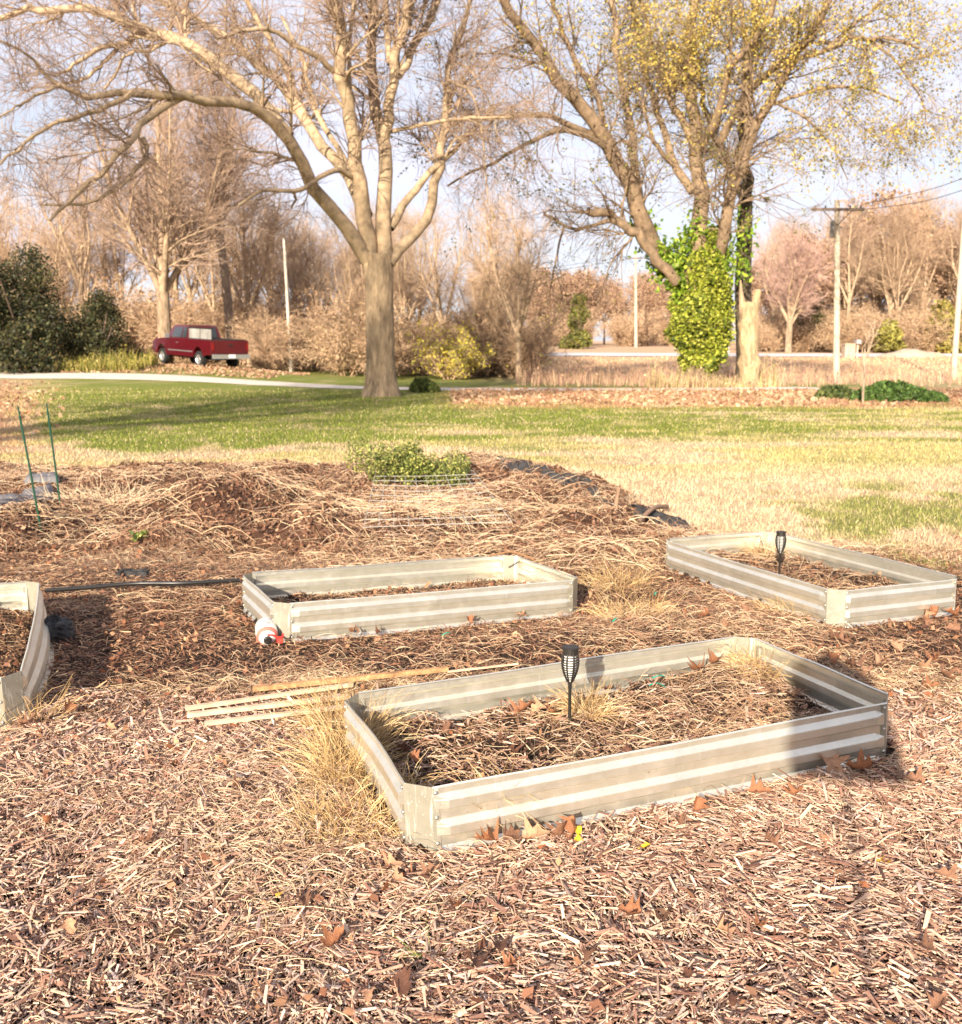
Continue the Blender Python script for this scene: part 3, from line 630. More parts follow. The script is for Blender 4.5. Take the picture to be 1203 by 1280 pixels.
sheet('landscape_fabric',[(30,610),(72,606),(70,598),(35,600)],'small scrap of grey fabric between the two garden stakes',seed=5,mt=m_fabg,lift=.07)
sheet('landscape_fabric',[(625,588),(690,600),(665,578),(618,576)],'black fabric sheet showing at the far end of the brown soil',seed=3,thick=.05)
sheet('landscape_fabric',[(690,600),(742,612),(735,602),(668,588)],'dark fabric strip along the lawn edge behind the stub stake',seed=6)
sheet('landscape_fabric',[(735,613),(806,648),(798,638),(742,607)],'long thin black fabric edge running between soil and lawn',seed=9,thick=.03)
sheet('landscape_fabric',[(800,652),(868,664),(850,648),(792,634)],'black fabric edge sticking out beside the bed near the lawn',seed=7,thick=.04)
sheet('landscape_fabric',[(145,724),(192,722),(182,716),(150,717)],'torn dark fabric in the soil just beyond the irrigation hose',seed=8,thick=.04)
# crumpled black bag
c=px2g(72,797); n=14; a=np.linspace(0,2*np.pi,22)[:-1]; ph=np.linspace(.02,math.pi*.62,n); A_,P_=np.meshgrid(a,ph); rr=.075*(1+.7*(fbm(np.cos(A_)*2+3,np.sin(A_)*2+P_*3,90)-.5))
m=M(); V=np.stack([rr*1.1*np.sin(P_)*np.cos(A_),rr*1.3*np.sin(P_)*np.sin(A_),rr*1.3*np.cos(P_)],-1); id=np.arange(n*21).reshape(n,21); i2=np.roll(id,-1,1)
m.add(V.reshape(-1,3),np.stack([id[:-1],id[1:],i2[1:],i2[:-1]],-1).reshape(-1,4)); o=m.build('plastic_bag',mat('bag',.3,col=(.02,.02,.022),spec=.6,bump=(40,.8,.03)),None,label='crumpled black plastic bag lying against the bulging bed side',cat='bag'); o.location=c+[0,0,.01]
# wire mesh panel
q=[px2g(*p)+np.array([0,0,z]) for p,z in (((455,676),.10),((640,668),.10),((592,606),.16),((470,604),.12))]
m=M()
for t in np.linspace(0,1,11):
    sagv=np.array([0,0,-.03])
    for (a,b) in ((q[0]*(1-t)+q[3]*t,q[1]*(1-t)+q[2]*t),(q[0]*(1-t)+q[1]*t,q[3]*(1-t)+q[2]*t)):
        P=resample([a,(a+b)/2+sagv*math.sin(math.pi*t),b],10); tubes(m,P,np.full(10,.0022),4)
m.build('wire_panel',m_wire,None,label='pale wire grid panel lying on the straw in front of the green plant',cat='wire panel')
# teal plant tags
def tagstrip(px,z,yaw,lb,L=.07):
    p=atz(*px,z); p[2]=max(p[2],float(gz(p[0],p[1]))+.015); m=M(); t=np.linspace(-.5,.5,7); P=np.stack([t*L,0*t,.012*np.cos(t*4)],-1)
    V=np.concatenate([P-[0,.004,0],P+[0,.004,0]]); m.add(V,[[i,i+1,i+8,i+7] for i in range(6)]); o=m.build('plant_tag',m_tealp,None,label=lb,cat='plant tag',group='green plant tags'); o.location=p; o.rotation_euler=(.3,.1,yaw)
tagstrip((826,852),.14,.1,'green plastic tag on the straw in the large bed, farther back of two'); tagstrip((822,865),.13,-.1,'green plastic tag on the straw in the large bed, nearer of two')
tagstrip((560,793),.03,.5,'teal plastic tag on the mulch between two beds'); tagstrip((820,742),.06,1.2,'teal tag in the straw before the bed beside the lawn'); tagstrip((770,775),.08,1.0,'teal tag caught in straw behind the large bed')

# leaves --------------------------------------------------------
def oak_leaf(seed,lobed=True):
    g=np.random.default_rng(seed); n=11; t=np.linspace(0,1,n)
    env=np.interp(t,[0,.12,.3,.5,.7,.88,1],[.02,.10,.2,.30,.34,.22,.04]); lob=1+.42*np.sin(t*19+seed) if lobed else 1+0*t
    wl=env*lob; wr=env*(1+.42*np.sin(t*19+seed+.8)) if lobed else env
    q=np.array([-1,-.5,0,.5,1]); W=np.where(q[None]<0,wl[:,None],wr[:,None])*q[None]; curl=g.uniform(.9,2.6); tw=g.uniform(-1,1)
    Xl=t[:,None]-.5+.12*np.abs(q)[None]*.6*np.sin(t*3)[:,None]+0*W; Zl=curl*W**2*1.6+.22*g.normal()*(t[:,None]-.5)**2*2+tw*W*(t[:,None]-.3)*.8
    V=np.stack([Xl,W+0*Xl,Zl+0*Xl],-1); id=np.arange(n*5).reshape(n,5); m=M(); m.add(V.reshape(-1,3),np.stack([id[:-1,:-1],id[1:,:-1],id[1:,1:],id[:-1,1:]],-1).reshape(-1,4)); return m
LEAFM=[mat('oak_leaf_'+n,.55,col=c,noise=(7,.7,1.25),trans=.2,bump=(14,.4,.03)) for n,c in (('russet',(.32,.14,.07)),('brown',(.27,.14,.085)),('tan',(.48,.27,.16)),('dark',(.15,.07,.045)))]
LB=['russet orange dry oak leaf lying curled on straw','mid brown dry oak leaf on the mulch','pale tan dry oak leaf on the mulch','dark brown dry leaf half buried in mulch']
protos=[]
for i in range(8):
    o=oak_leaf(i).build('oak_leaf',LEAFM[i%4],None,smooth=True,label=LB[i%4],cat='leaf',group='dry oak leaves scattered around the beds'); protos.append(o)
spots=[]
for (u,v,k,s) in [(607,1048,0,1.2),(690,1030,0,1.2),(668,1044,2,1.1),(700,1055,1,1.2),(640,1060,1,1),(715,1040,0,1),(655,890,0,1.2),(670,886,2,1),(690,893,0,.9),(676,842,2,.9),(870,855,0,1.2),(890,852,0,1.1),(805,846,0,.7),(1050,808,1,1.3),(1065,835,1,1.4),(1040,833,0,1.1),(1085,845,1,1.1),(1100,830,2,1.1),(1150,838,2,1.3),(1170,830,0,1.1),(1185,850,1,1.2),(1165,862,0,1),(1120,812,2,1),(1070,988,0,1.2),(1040,985,2,1.4),(990,970,0,1.3),(960,965,2,1.2),(1010,975,1,1),(450,790,1,.9),(440,793,0,.7),(458,783,2,.8),(588,778,0,.8),(380,1130,1,.8),(490,1090,2,.9),(540,1098,1,.8),(785,1145,0,.8),(60,905,2,1.1),(85,898,0,.9),(30,915,1,1),(1030,698,0,.8),(1180,765,0,1.2),(1160,770,2,1),(1190,790,1,1),(740,740,2,.8),(820,755,0,.9),(855,775,1,1),(880,790,0,.9),(930,770,1,.9),(905,800,2,.8),(1170,770,0,1),(1140,1000,1,.9),(300,1000,3,.9),(180,1060,1,.8),(420,1180,0,.9),(505,1235,3,1),(870,1030,0,.8),(950,1010,0,.9),(640,930,3,.8),(500,925,3,.9),(520,950,0,.7),(560,905,1,.8)]: spots.append((u,v,k,s))
for i in range(48):
    spots.append((rng.uniform(0,1203),rng.uniform(760,1270),int(rng.integers(0,4)),rng.uniform(.45,.9)))
used=set()
for i,(u,v,k,s) in enumerate(spots):
    z0=.13 if bed_sd('a',*atz(u,v,.13)[:2])<-.04 else .02; p=atz(u,v,z0)
    if min(abs(float(bed_sd(q,p[0],p[1]))) for q in BEDS)<.03: p[:2]+=[0,-.07]
    src=protos[k+4*(i%2)]
    if src.name in used: o=src.copy(); COL.objects.link(o)
    else: o=src; used.add(src.name)
    o.location=(p[0],p[1],float(gz(p[0],p[1]))+.035); o.scale=(.082*s,)*3; o.rotation_euler=(rng.normal()*.45,rng.normal()*.45,rng.uniform(0,6.28))
for o in protos:
    if o.name not in used: o.location=(.9,2.9,.05); o.scale=(.06,)*3
YL=oak_leaf(3,False); m_yel=mat('yellow_leaf',.5,col=(.80,.50,.04),trans=.25)
first=None
for (u,v) in [(742,852),(1103,1078),(723,1052),(350,1118),(805,1070),(1108,1082),(724,1062)]:
    z0=.13 if v<900 else .02; p=atz(u,v,z0)
    if first is None: o=first=YL.build('yellow_leaf',m_yel,None,smooth=True,label='small bright yellow fallen leaf on the ground litter',cat='leaf',group='small yellow fallen leaves')
    else: o=first.copy(); COL.objects.link(o)
    o.location=(p[0],p[1],float(gz(p[0],p[1]))+.025); o.scale=(.04,)*3; o.rotation_euler=(rng.normal()*.4,rng.normal()*.4,rng.uniform(0,6))
# small brown leaf litter in the near ground
x,y=scat(3500,2,8,lambda x,y:.25+.75*sm(.5,.62,fbm(x*1.1,y*1.1,91))); k=~nearpanel(x,y,.04); x=x[k];y=y[k]; m=M(); P=np.stack([x,y,gz(x,y)+.015+.02*rng.random(len(x))],-1)
cards(m,P,.026,pal(len(x),[(.34,.18,.10),(.30,.12,.06),(.5,.27,.15),(.22,.10,.06)]),up=0,elong=1.3); m.build('leaf_fragments',m_leaf,label='broken brown leaf pieces mixed into the mulch',cat='leaves',kind='stuff')

# grass clumps --------------------------------------------------
def clump(px,z,K,rad,h,cols,label,wid=.0012,lean=1.,green=False,name='dry_grass_clump',elong=(1,1),name_cat='grass clump',droop=-.10):
    p=atz(*px,z); g0=float(gz(p[0],p[1])); g=rng; a=g.random(K)*2*np.pi; rr=rad*np.sqrt(g.random(K)); x=rr*np.cos(a)*elong[0]; y=rr*np.sin(a)*elong[1]
    zz=gz(p[0]+x,p[1]+y)-g0
    d=np.stack([np.cos(a)*lean*g.random(K)+.35*g.normal(size=K),np.sin(a)*lean*g.random(K)+.35*g.normal(size=K),.55+.6*g.random(K)],-1)
    P,r=branches(np.stack([x,y,zz-.005],-1),d,h*(.4+.9*g.random(K)),wid*(.6+.8*g.random(K)),8,.14,droop,.4)
    G=gz(P[...,0]+p[0],P[...,1]+p[1])-g0; P[...,2]=np.maximum(P[...,2],G+.003)
    m=M(); tubes(m,P,r,3,pal(K,cols)); o=m.build(name,m_straw,None,label=label,cat=name_cat); o.location=(p[0],p[1],g0); return o
G1=[(.60,.41,.19),(.48,.31,.13),(.68,.51,.28),(.38,.24,.11)]
clump((432,960),.0,900,.13,.20,G1,'tall yellow dry grass clump against the short side of the large bed',elong=(.8,1.8))
clump((418,905),.0,520,.10,.19,G1,'dry grass tuft over the ends of the wood strips',elong=(.9,1.2))
clump((450,1035),.0,620,.15,.14,G1,'sprawling dry grass in front of the large bed corner',elong=(1.3,1))
clump((620,1045),.0,70,.05,.14,G1,'few yellow stems against the front sheet of the large bed')
clump((735,892),.13,260,.045,.15,G1,'pale dry grass tuft right beside the solar torch')
clump((955,842),.15,520,.12,.12,G1,'heap of pale straw in the back corner of the large bed',lean=1.8)
clump((515,775),.0,60,.05,.13,G1,'thin dry stems against the front of the bed with the bottle')
clump((640,715),.05,120,.16,.12,G1,'pale straw hanging over the back corner of the second bed',lean=1.5)
clump((955,688),.08,240,.09,.15,G1,'yellow straw tuft at the corner behind the farther torch')
clump((790,775),.0,320,.2,.17,G1,'loose dry grass clump between the large bed and the lawn bed')
clump((985,765),.0,180,.16,.15,G1,'dry grass stems before the side of the lawn bed')
clump((35,905),.0,260,.14,.15,G1,'yellow dry grass at the corner plate of the bulging bed')
clump((770,735),.0,300,.2,.2,G1,'pale curling grass beside the right end of the second bed')
clump((120,625),.05,420,.5,.28,[(.78,.62,.42),(.7,.52,.33)],'pale straw heap at the foot of the garden stakes',wid=.0025,lean=1.8)
clump((535,1195),.0,14,.01,.09,[(.2,.26,.06)],'tiny green grass sprig growing through the chips',wid=.0011)
# green herb plant in the plot
def bushy(name,px,rad,hgt,K,size,cols,label,z=.1,cat='plant',mt=m_green,stems=26,sq=1.,lobes=8,stemcol=(.2,.2,.07)):
    p=px2g(*px) if len(px)==2 else np.array(px); root=empty(name,p,0,label,cat); g=rng
    a=g.random(stems)*6.28; st=np.stack([.2*rad*np.cos(a),.2*rad*np.sin(a),0*a-.05],-1); d=np.stack([np.cos(a)*rad/hgt,np.sin(a)*rad/hgt,.8+.4*g.random(stems)],-1)
    P,r=branches(st,d,hgt*(.7+.4*g.random(stems)),np.full(stems,max(.004,hgt*.012)),6,.08); m=M(); tubes(m,P,r,4,stemcol); m.build('stems',m_twig,root)
    c=np.stack([g.normal(size=lobes)*rad*.5,g.normal(size=lobes)*rad*.5*sq,hgt*(.35+.4*g.random(lobes))],-1); cr_=(.35+.35*g.random(lobes))*min(rad,hgt)
    i=g.integers(0,lobes,K); v=nrm(g.normal(size=(K,3)))*(g.random(K)**.45)[:,None]; Q=c[i]+v*cr_[i][:,None]; Q[:,2]=np.abs(Q[:,2])
    m=M(); cards(m,Q,size,pal(K,cols,g,.3)); m.build('foliage',mt,root); return root
GH=[(.28,.30,.07),(.17,.21,.05),(.42,.40,.12),(.08,.11,.03)]
bushy('green_plant',(480,604),.33,.44,5200,.022,GH,'bushy bright green herb growing behind the wire panel'); bushy('green_plant',(548,608),.38,.30,4200,.022,GH,'lower green leafy plant beside the brown soil edge')
bushy('weed_sprig',(176,676),.09,.06,60,.035,GH,'tiny green weed in the dark soil near the hose')

# ============================================================ TREES
def tree_mesh(limbs,Y0,seed,tw1,tw2,tw3,barkc,twigc,tmin=.12,leaf=None,lscale=1.,scale_px=None,root=None,origin=None,grav2=0.,spread=1.,trunk_n=0,a1=.85,minr=.006,flare=True):
    """limbs: list of (points [(u,v,depth offset)...], r0, r1). Point positions are set at the tree's own distance Y0."""
    g=np.random.default_rng(seed); LP=[];LR=[]
    mt=M(); mc=M(); n=16
    for li,(pts,r0,r1) in enumerate(limbs):
        P=np.array([aty(p[0],p[1],Y0+(p[2] if len(p)>2 else 0)) for p in pts])-origin; P=resample(P,n)
        r=np.linspace(r0,r1,n)
        if li>=trunk_n:
            P[2:-1]+=g.normal(size=(n-3,3))*min(.06,.25*r0); LP.append(P);LR.append(r); tubes(mc,P,r,8,np.array(barkc)*(1+.06*g.normal()))
        else:
            if li==0 and flare: r=r*(1+.6*np.exp(-np.linspace(0,1,n)*16)); P[0,2]-=.3
            a=P; tubes(mt,a,r,16,barkc)
    P=np.array(LP);r=np.array(LR)
    s,d,rr,L,t=kidsof(P,r,tw1,tmin,a1,g); d=d+np.array([0,0,.25])
    P1,r1=branches(s,d,spread*(.9+2.6*g.random(tw1))*(1.25-.6*t)*lscale,np.clip(rr*.36,minr,.06),9,.13,.02+grav2*.4,.3,g); tubes(mc,P1,r1,5,np.array(barkc)*.95)
    Pa=np.concatenate([P1]);ra=r1
    s,d,rr,L,t=kidsof(Pa,ra,tw2,.08,.8,g); P2,r2=branches(s,d,spread*(.5+1.5*g.random(tw2))*lscale,np.clip(rr*.55,minr,.03),7,.15,grav2,.35,g); tubes(mc,P2,r2,4,np.array(twigc)*.95)
    # twigs also from the limbs themselves
    s,d,rr,L,t=kidsof(P2,r2,tw3,.05,.7,g); P3,r3=branches(s,d,(.3+.9*g.random(tw3))*lscale,np.clip(rr*.6,minr*.8,.014),5,.16,grav2,.5,g); tubes(mc,P3,r3,3,pal(tw3,[twigc],g,.15))
    if mt.n: mt.build('trunk',m_bark,root,smooth=True)
    mc.build('crown',m_bark if False else m_twigbark,root,smooth=True)
    return P2,P3
m_twigbark=mat('branch_bark',.88,noise=(3,.45,1.4),bump=(12,.5,.04))
# --- the big maple
Y0=35.; org=aty(478,492,Y0); org[2]=float(gz(org[0],org[1],False)); mz=empty('maple_tree',org,0,'large bare tree with a smooth straight trunk and spreading limbs beside the gravel drive','tree')
ML=[([(477,495),(476,450),(475,400),(474,350),(473,318)],.50,.47),
 ([(466,345),(462,320,-.1),(456,265,-.4),(447,215,-.8),(439,150,-1.2),(430,90,-1.6),(420,30,-2),(410,-40,-2.4)],.30,.14),
 ([(481,345),(482,300,.1),(481,240,.3),(480,190,.5),(478,160,.6),(468,120,.8),(463,60,1),(466,0,1.2),(468,-50,1.4)],.30,.11),
 ([(480,175,.5),(485,150,.4),(492,100,.2),(500,50,0),(512,0,-.3),(522,-50,-.6)],.19,.12),
 ([(499,95,.2),(507,80,.5),(520,55,.9),(540,18,1.4),(556,-30,2)],.13,.09),
 ([(488,80,.2),(484,50,.4),(482,0,.8),(480,-40,1)],.11,.08),
 ([(463,330,0),(440,295,-.6),(420,270,-1),(395,235,-1.8),(375,195,-2.6),(355,165,-3.2),(335,143,-3.8),(300,127,-4.6),(268,128,-5.2),(240,116,-5.8),(210,119,-6.4),(165,115,-7),(110,119,-7.6),(70,104,-8)],.27,.07),
 ([(360,170,-3),(330,130,-2.6),(300,98,-2.4),(270,75,-2.2),(245,60,-2),(205,45,-1.6),(175,40,-1.2),(150,22,-.9),(112,11,-.6),(60,8,0),(27,9,.4),(-20,28,1)],.22,.09),
 ([(458,270,0),(437,222,.8),(407,187,1.6),(378,145,2.3),(345,100,3),(300,62,4),(262,33,4.6),(230,12,5),(190,-8,5.4)],.24,.10),
 ([(385,155,2.2),(365,105,2.6),(345,60,2.8),(325,30,3),(300,-15,3.4)],.15,.08),
 ([(448,240,-.6),(430,200,.4),(405,155,1.2),(388,120,1.8),(382,85,2.1),(370,55,2.4),(352,20,3)],.13,.05),
 ([(430,98,-1.4),(405,78,-2),(370,56,-2.8),(340,38,-3.4),(300,40,-4.2),(270,48,-5)],.11,.04),
 ([(437,110,-1.2),(436,60,-.8),(441,20,-.6),(447,-20,-.4)],.09,.06),
 ([(442,222,-.8),(425,213,-1.4),(412,214,-1.8),(395,225,-2.2),(370,237,-2.8),(345,237,-3.4),(320,243,-4),(298,257,-4.4)],.10,.04),
 ([(364,237,-2.8),(370,248,-2.6),(364,260,-2.4)],.05,.03),
 ([(486,330,0),(500,311,.4),(522,292,.8),(540,255,1.4),(549,215,2),(556,170,2.4),(560,110,2.8),(568,75,3.2),(580,40,3.6),(590,-10,4)],.21,.08),
 ([(488,285,.3),(508,254,.9),(530,222,1.6),(556,200,2.2),(580,172,2.8),(600,150,3.2),(625,130,4)],.16,.06),
 ([(486,165,.6),(520,157,.2),(560,150,-.4),(600,147,-1),(645,146,-1.6)],.07,.04),
 ([(240,117,-5.8),(216,125,-6.2),(196,141,-6.6),(176,160,-7),(150,190,-7.6),(125,220,-8),(87,252,-8.6),(62,276,-9)],.12,.04),
 ([(178,172,-7),(184,190,-7),(166,216,-7.2),(146,234,-7.4),(108,254,-7.8),(50,256,-8.4)],.08,.03),
 ([(165,116,-7),(150,126,-7.2),(110,142,-7.8),(60,158,-8.4),(0,205,-9)],.08,.03),
 ([(172,42,-1.2),(152,56,-1.4),(130,58,-1.8),(105,72,-2.2),(72,94,-2.8)],.10,.04),
 ([(150,57,-1.4),(128,80,-1.6),(108,97,-2),(80,105,-2.4)],.07,.04),
 ([(214,48,-1.6),(190,62,-1.8),(157,68,-2.2),(146,92,-2.4),(130,112,-2.8)],.07,.03),
 ([(70,104,-8),(55,92,-8.2),(40,72,-8.5),(10,55,-9),(-30,40,-9.6)],.05,.02),
 ([(75,106,-8),(40,122,-8.6),(0,146,-9.4)],.05,.02),
 ([(566,75,3.2),(560,100,1),(585,110,.5),(600,150,.2),(606,200,0),(610,255,0)],.06,.02),
 ([(568,76,3.2),(590,90,2),(612,130,2),(625,180,2)],.05,.02),
]
MB=(.40,.295,.185)
tree_mesh(ML,Y0,1,230,2600,10000,MB,(.34,.235,.165),tmin=.34,root=mz,origin=org,trunk_n=1,minr=.0085,lscale=1.0,grav2=-.01)
# bump on the bark
# --- ivy covered tree
Y1=46.; org=px2g(872,468); org=aty(872,468,Y1); org[2]=float(gz(org[0],org[1],False)); iv=empty('ivy_tree',org,0,'big tree with yellow leaves and bright green ivy wrapped round its trunk','tree')
IL=[([(874,472),(874,420),(872,370),(868,335)],.55,.6),
 ([(872,380,1.3),(850,352,.9),(826,318,.2),(803,275,-.8),(790,232,-1.2),(765,192,-1.8),(748,160,-2.4),(722,128,-3),(700,100,-3.6),(672,62,-4.4),(645,25,-5),(620,-20,-6)],.46,.16),
 ([(801,265,-.6),(796,220,-.2),(789,160,.4),(780,120,.8),(772,60,1.4),(765,-20,2)],.22,.12),
 ([(757,180,-2),(748,120,-2),(725,85,-2.4),(702,35,-3),(688,-20,-3.6)],.16,.08),
 ([(752,172,-2),(722,160,-2.6),(690,146,-3.4),(642,143,-4.4),(600,148,-5.4),(556,152,-6)],.16,.05),
 ([(758,185,-2),(735,170,-2.6),(705,163,-3.2),(678,171,-3.8),(648,186,-4.6),(610,206,-5.4),(560,232,-6)],.13,.04),
 ([(846,352,-.4),(828,332,-.8),(806,306,-1.2),(780,280,-1.6),(762,268,-1.9),(735,264,-2.3)],.26,.17),
 ([(838,318,.3),(815,296,1),(790,282,1.6),(762,276,2.2),(722,286,2.8),(702,280,3.2),(680,268,3.6)],.15,.06),
 ([(705,283,3.2),(697,318,3.2),(690,350,3.2),(684,385,3.2)],.06,.03),
 ([(876,345),(877,300,0),(876,255,.2),(872,205,.4),(869,160,.6),(862,100,1),(866,40,1.2),(868,-20,1.4)],.42,.18),
 ([(869,185,.4),(850,143,1),(832,108,1.6),(816,60,2.2),(800,-10,3)],.19,.08),
 ([(866,240,.2),(845,205,1),(828,160,1.8),(812,110,2.4),(800,50,3),(790,0,3.4)],.20,.08),
 ([(848,212,1),(822,182,.2),(808,148,-.4),(795,100,-1)],.12,.05),
 ([(872,190,.4),(890,160,-.4),(905,120,-1.2),(916,82,-2),(950,40,-3),(978,-15,-4)],.20,.10),
 ([(884,385,1.2),(897,335,.5),(905,285,-.8),(920,232,-1.2),(934,185,-1.6),(943,160,-1.9),(964,125,-2.4),(980,95,-2.8),(1002,60,-3.2),(1028,20,-3.8),(1045,-20,-4.2)],.34,.12),
 ([(900,178,.2),(925,132,-.8),(952,100,-1.8),(985,76,-2.8),(1030,64,-3.8),(1062,48,-4.6),(1100,48,-5.4),(1150,60,-6)],.19,.05),
 ([(936,170,-1.6),(934,115,-1),(932,60,-.4),(925,-10,.2)],.20,.10),
 ([(968,130,-2.4),(1000,118,-3),(1040,108,-3.6),(1085,112,-4.2),(1130,130,-5)],.09,.03),
 ([(1030,64,-3.8),(1080,20,-4.4),(1120,-15,-5),],.09,.04),
 ([(1085,48,-5),(1120,75,-5.6),(1150,120,-6),(1160,160,-6.2)],.06,.02),
 ([(970,128,-2.4),(1010,150,-3.4),(1045,190,-4.2),(1060,225,-4.6)],.06,.02),
]
BB=(.25,.175,.11)
P2,P3=tree_mesh(IL,Y1,2,260,2600,6000,BB,(.26,.185,.125),tmin=.25,root=iv,origin=org,trunk_n=1,minr=.009,lscale=1.25,grav2=-.03)
def to_px(P):
    x,y,z=P[:,0]+org[0],P[:,1]+org[1],P[:,2]+org[2]-CH; d=y*cP-z*sP; u=y*sP+z*cP; return 601.5+F*x/d,640-F*u/d
def leaf_up(P3,K,size,cols,weight,g):
    E=P3[:,1:].reshape(-1,3); w_=weight(E); w_=w_/w_.sum(); ci=g.choice(len(E),K//9,p=w_); i=ci[g.integers(0,len(ci),K)]; Q=E[i]+g.normal(size=(K,3))*np.array([.17,.17,.20]); m=M(); cards(m,Q,size,pal(K,cols,g,.25)); return m
g=np.random.default_rng(5)
# leaves are densest on the outer right and upper middle of the crown
def wgt(E): # metres in the tree's own frame
    return .03+np.exp(-((E[:,0]-.2)**2/9+(E[:,2]-15.)**2/14))*1.6+sm(1.,4.5,E[:,0])*sm(7.5,10,E[:,2])*.9+.25*sm(11,14,E[:,2])
leaf_up(P3,33000,.08,[(.58,.42,.08),(.62,.46,.10),(.44,.36,.09),(.52,.35,.11),(.34,.29,.08)],wgt,g).build('yellow_leaves',m_leaf,iv)
leaf_up(P3,9000,.085,[(.16,.15,.04),(.22,.2,.05),(.10,.10,.03)],lambda E:np.ones(len(E)),g).build('olive_leaves',m_leaf,iv)
# ivy
K=34000; g=np.random.default_rng(9); h=g.random(K)**.85*6.6; a=g.random(K)*6.28
rad=np.interp(h,[0,.5,1.2,2.6,4,5.2,6.6],[.35,.75,1.15,1.35,1.15,.8,.35])*(.5+.95*fbm(a*1.8,h*1.5,95)); cx=np.interp(h,[0,2,5,6.6],[.15,.0,.15,.5]); kp=fbm(a*2.2,h*1.6,96)+.15*g.random(K)>np.interp(h,[0,1,2,4,6.6],[.56,.44,.36,.42,.52]); h=h[kp];a=a[kp];rad=rad[kp];cx=cx[kp];K=len(h)
Q=np.stack([cx+rad*np.cos(a)*(.75+.3*g.random(K)),rad*.95*np.sin(a)*(.75+.3*g.random(K)),h+.25+.12*g.normal(size=K)],-1); m=M(); cards(m,Q,.07+.09*g.random(K),pal(K,[(.28,.32,.03),(.38,.41,.05),(.12,.16,.02),(.50,.50,.09),(.06,.08,.015)],g,.2),g)
for (u0,v0,u1,v1,k) in ((876,350,876,262,380),(897,350,908,285,380),(832,340,800,275,500),(856,366,826,318,1700),(890,365,900,318,900),(850,330,865,290,500),(922,350,932,268,260)):
    t=g.random(k)[:,None]; A0=aty(u0,v0,Y1)-org; A1=aty(u1,v1,Y1)-org; m_=A0*(1-t)+A1*t+g.normal(size=(k,3))*.32; cards(m,m_,.16,pal(k,[(.22,.34,.03),(.34,.42,.05),(.10,.18,.02)],g,.2),g)
m.build('ivy',m_green,iv)
# dark trunk and snag
Y2=48.; org2=aty(936,470,Y2); org2[2]=float(gz(org2[0],org2[1],False)); dk=empty('leaning_tree',org2,0,'dark slim tree trunk standing close behind the ivy covered tree','tree')
tree_mesh([([(934,476),(931,420),(929,360),(931,300),(932,250)],.42,.33),([(932,262),(931,215,.3),(925,180,.6),(935,120,1),(940,60,1.3),(950,0,1.6)],.32,.12),([(932,250,0),(912,215,1),(902,185,1.5),(880,130,2),(870,60,2.4)],.22,.08)],Y2,3,50,300,700,(.10,.075,.05),(.2,.14,.1),root=dk,origin=org2,trunk_n=1,minr=.012)
Y3=44.5; o3=aty(938,479,Y3); o3[2]=float(gz(o3[0],o3[1],False)); m=M(); P=resample([aty(u,v,Y3)-o3 for u,v in ((937,480),(937,450),(936,420),(936,395),(938,378))],12); P[0,2]-=.2
tubes(m,P,np.linspace(.46,.34,12)*(1+.12*rng.normal(size=12)),14,(.52,.38,.22)); P=resample([aty(u,v,Y3)-o3 for u,v in ((942,410),(944,385),(948,362))],8); tubes(m,P,np.linspace(.2,.17,8),8,(.52,.38,.22)); P=resample([aty(u,v,Y3)-o3 for u,v in ((930,392),(927,370),(926,350))],8); tubes(m,P,np.linspace(.2,.03,8),8,(.45,.32,.2))
o=m.build('dead_stump',m_bark,None,smooth=True,label='tall broken sunlit stump standing before the dark trunk',cat='stump'); o.location=o3
# --- generic bare trees
def auto_limbs(g,H,r0,nl,spread,fork=.3,lean=0.):
    limbs=[]; tr=np.array([[0,0,-.3],[lean*.3,0,H*fork*.5],[lean,0,H*fork]]); top=tr[-1]
    for i in range(nl):
        a=6.28*i/nl+g.uniform(-.5,.5); s=spread*H*g.uniform(.5,1.); z0=top*g.uniform(.8,1.)
        e=top+np.array([math.cos(a)*s,math.sin(a)*s,(H*(1-fork))*g.uniform(.72,1.)])
        mid=(z0+e)/2+np.array([math.cos(a)*s*.12,math.sin(a)*s*.12,-.02*H])
        limbs.append((np.array([z0,z0*.6+mid*.4,mid,mid*.45+e*.55+g.normal(size=3)*.25,e]),r0*g.uniform(.42,.62),r0*.08))
    e=top+np.array([g.normal()*.5,g.normal()*.5,H*(1-fork)]); limbs.append((np.array([top,(top+e)/2+g.normal(size=3)*.3,e]),r0*.7,r0*.1))
    return tr,limbs
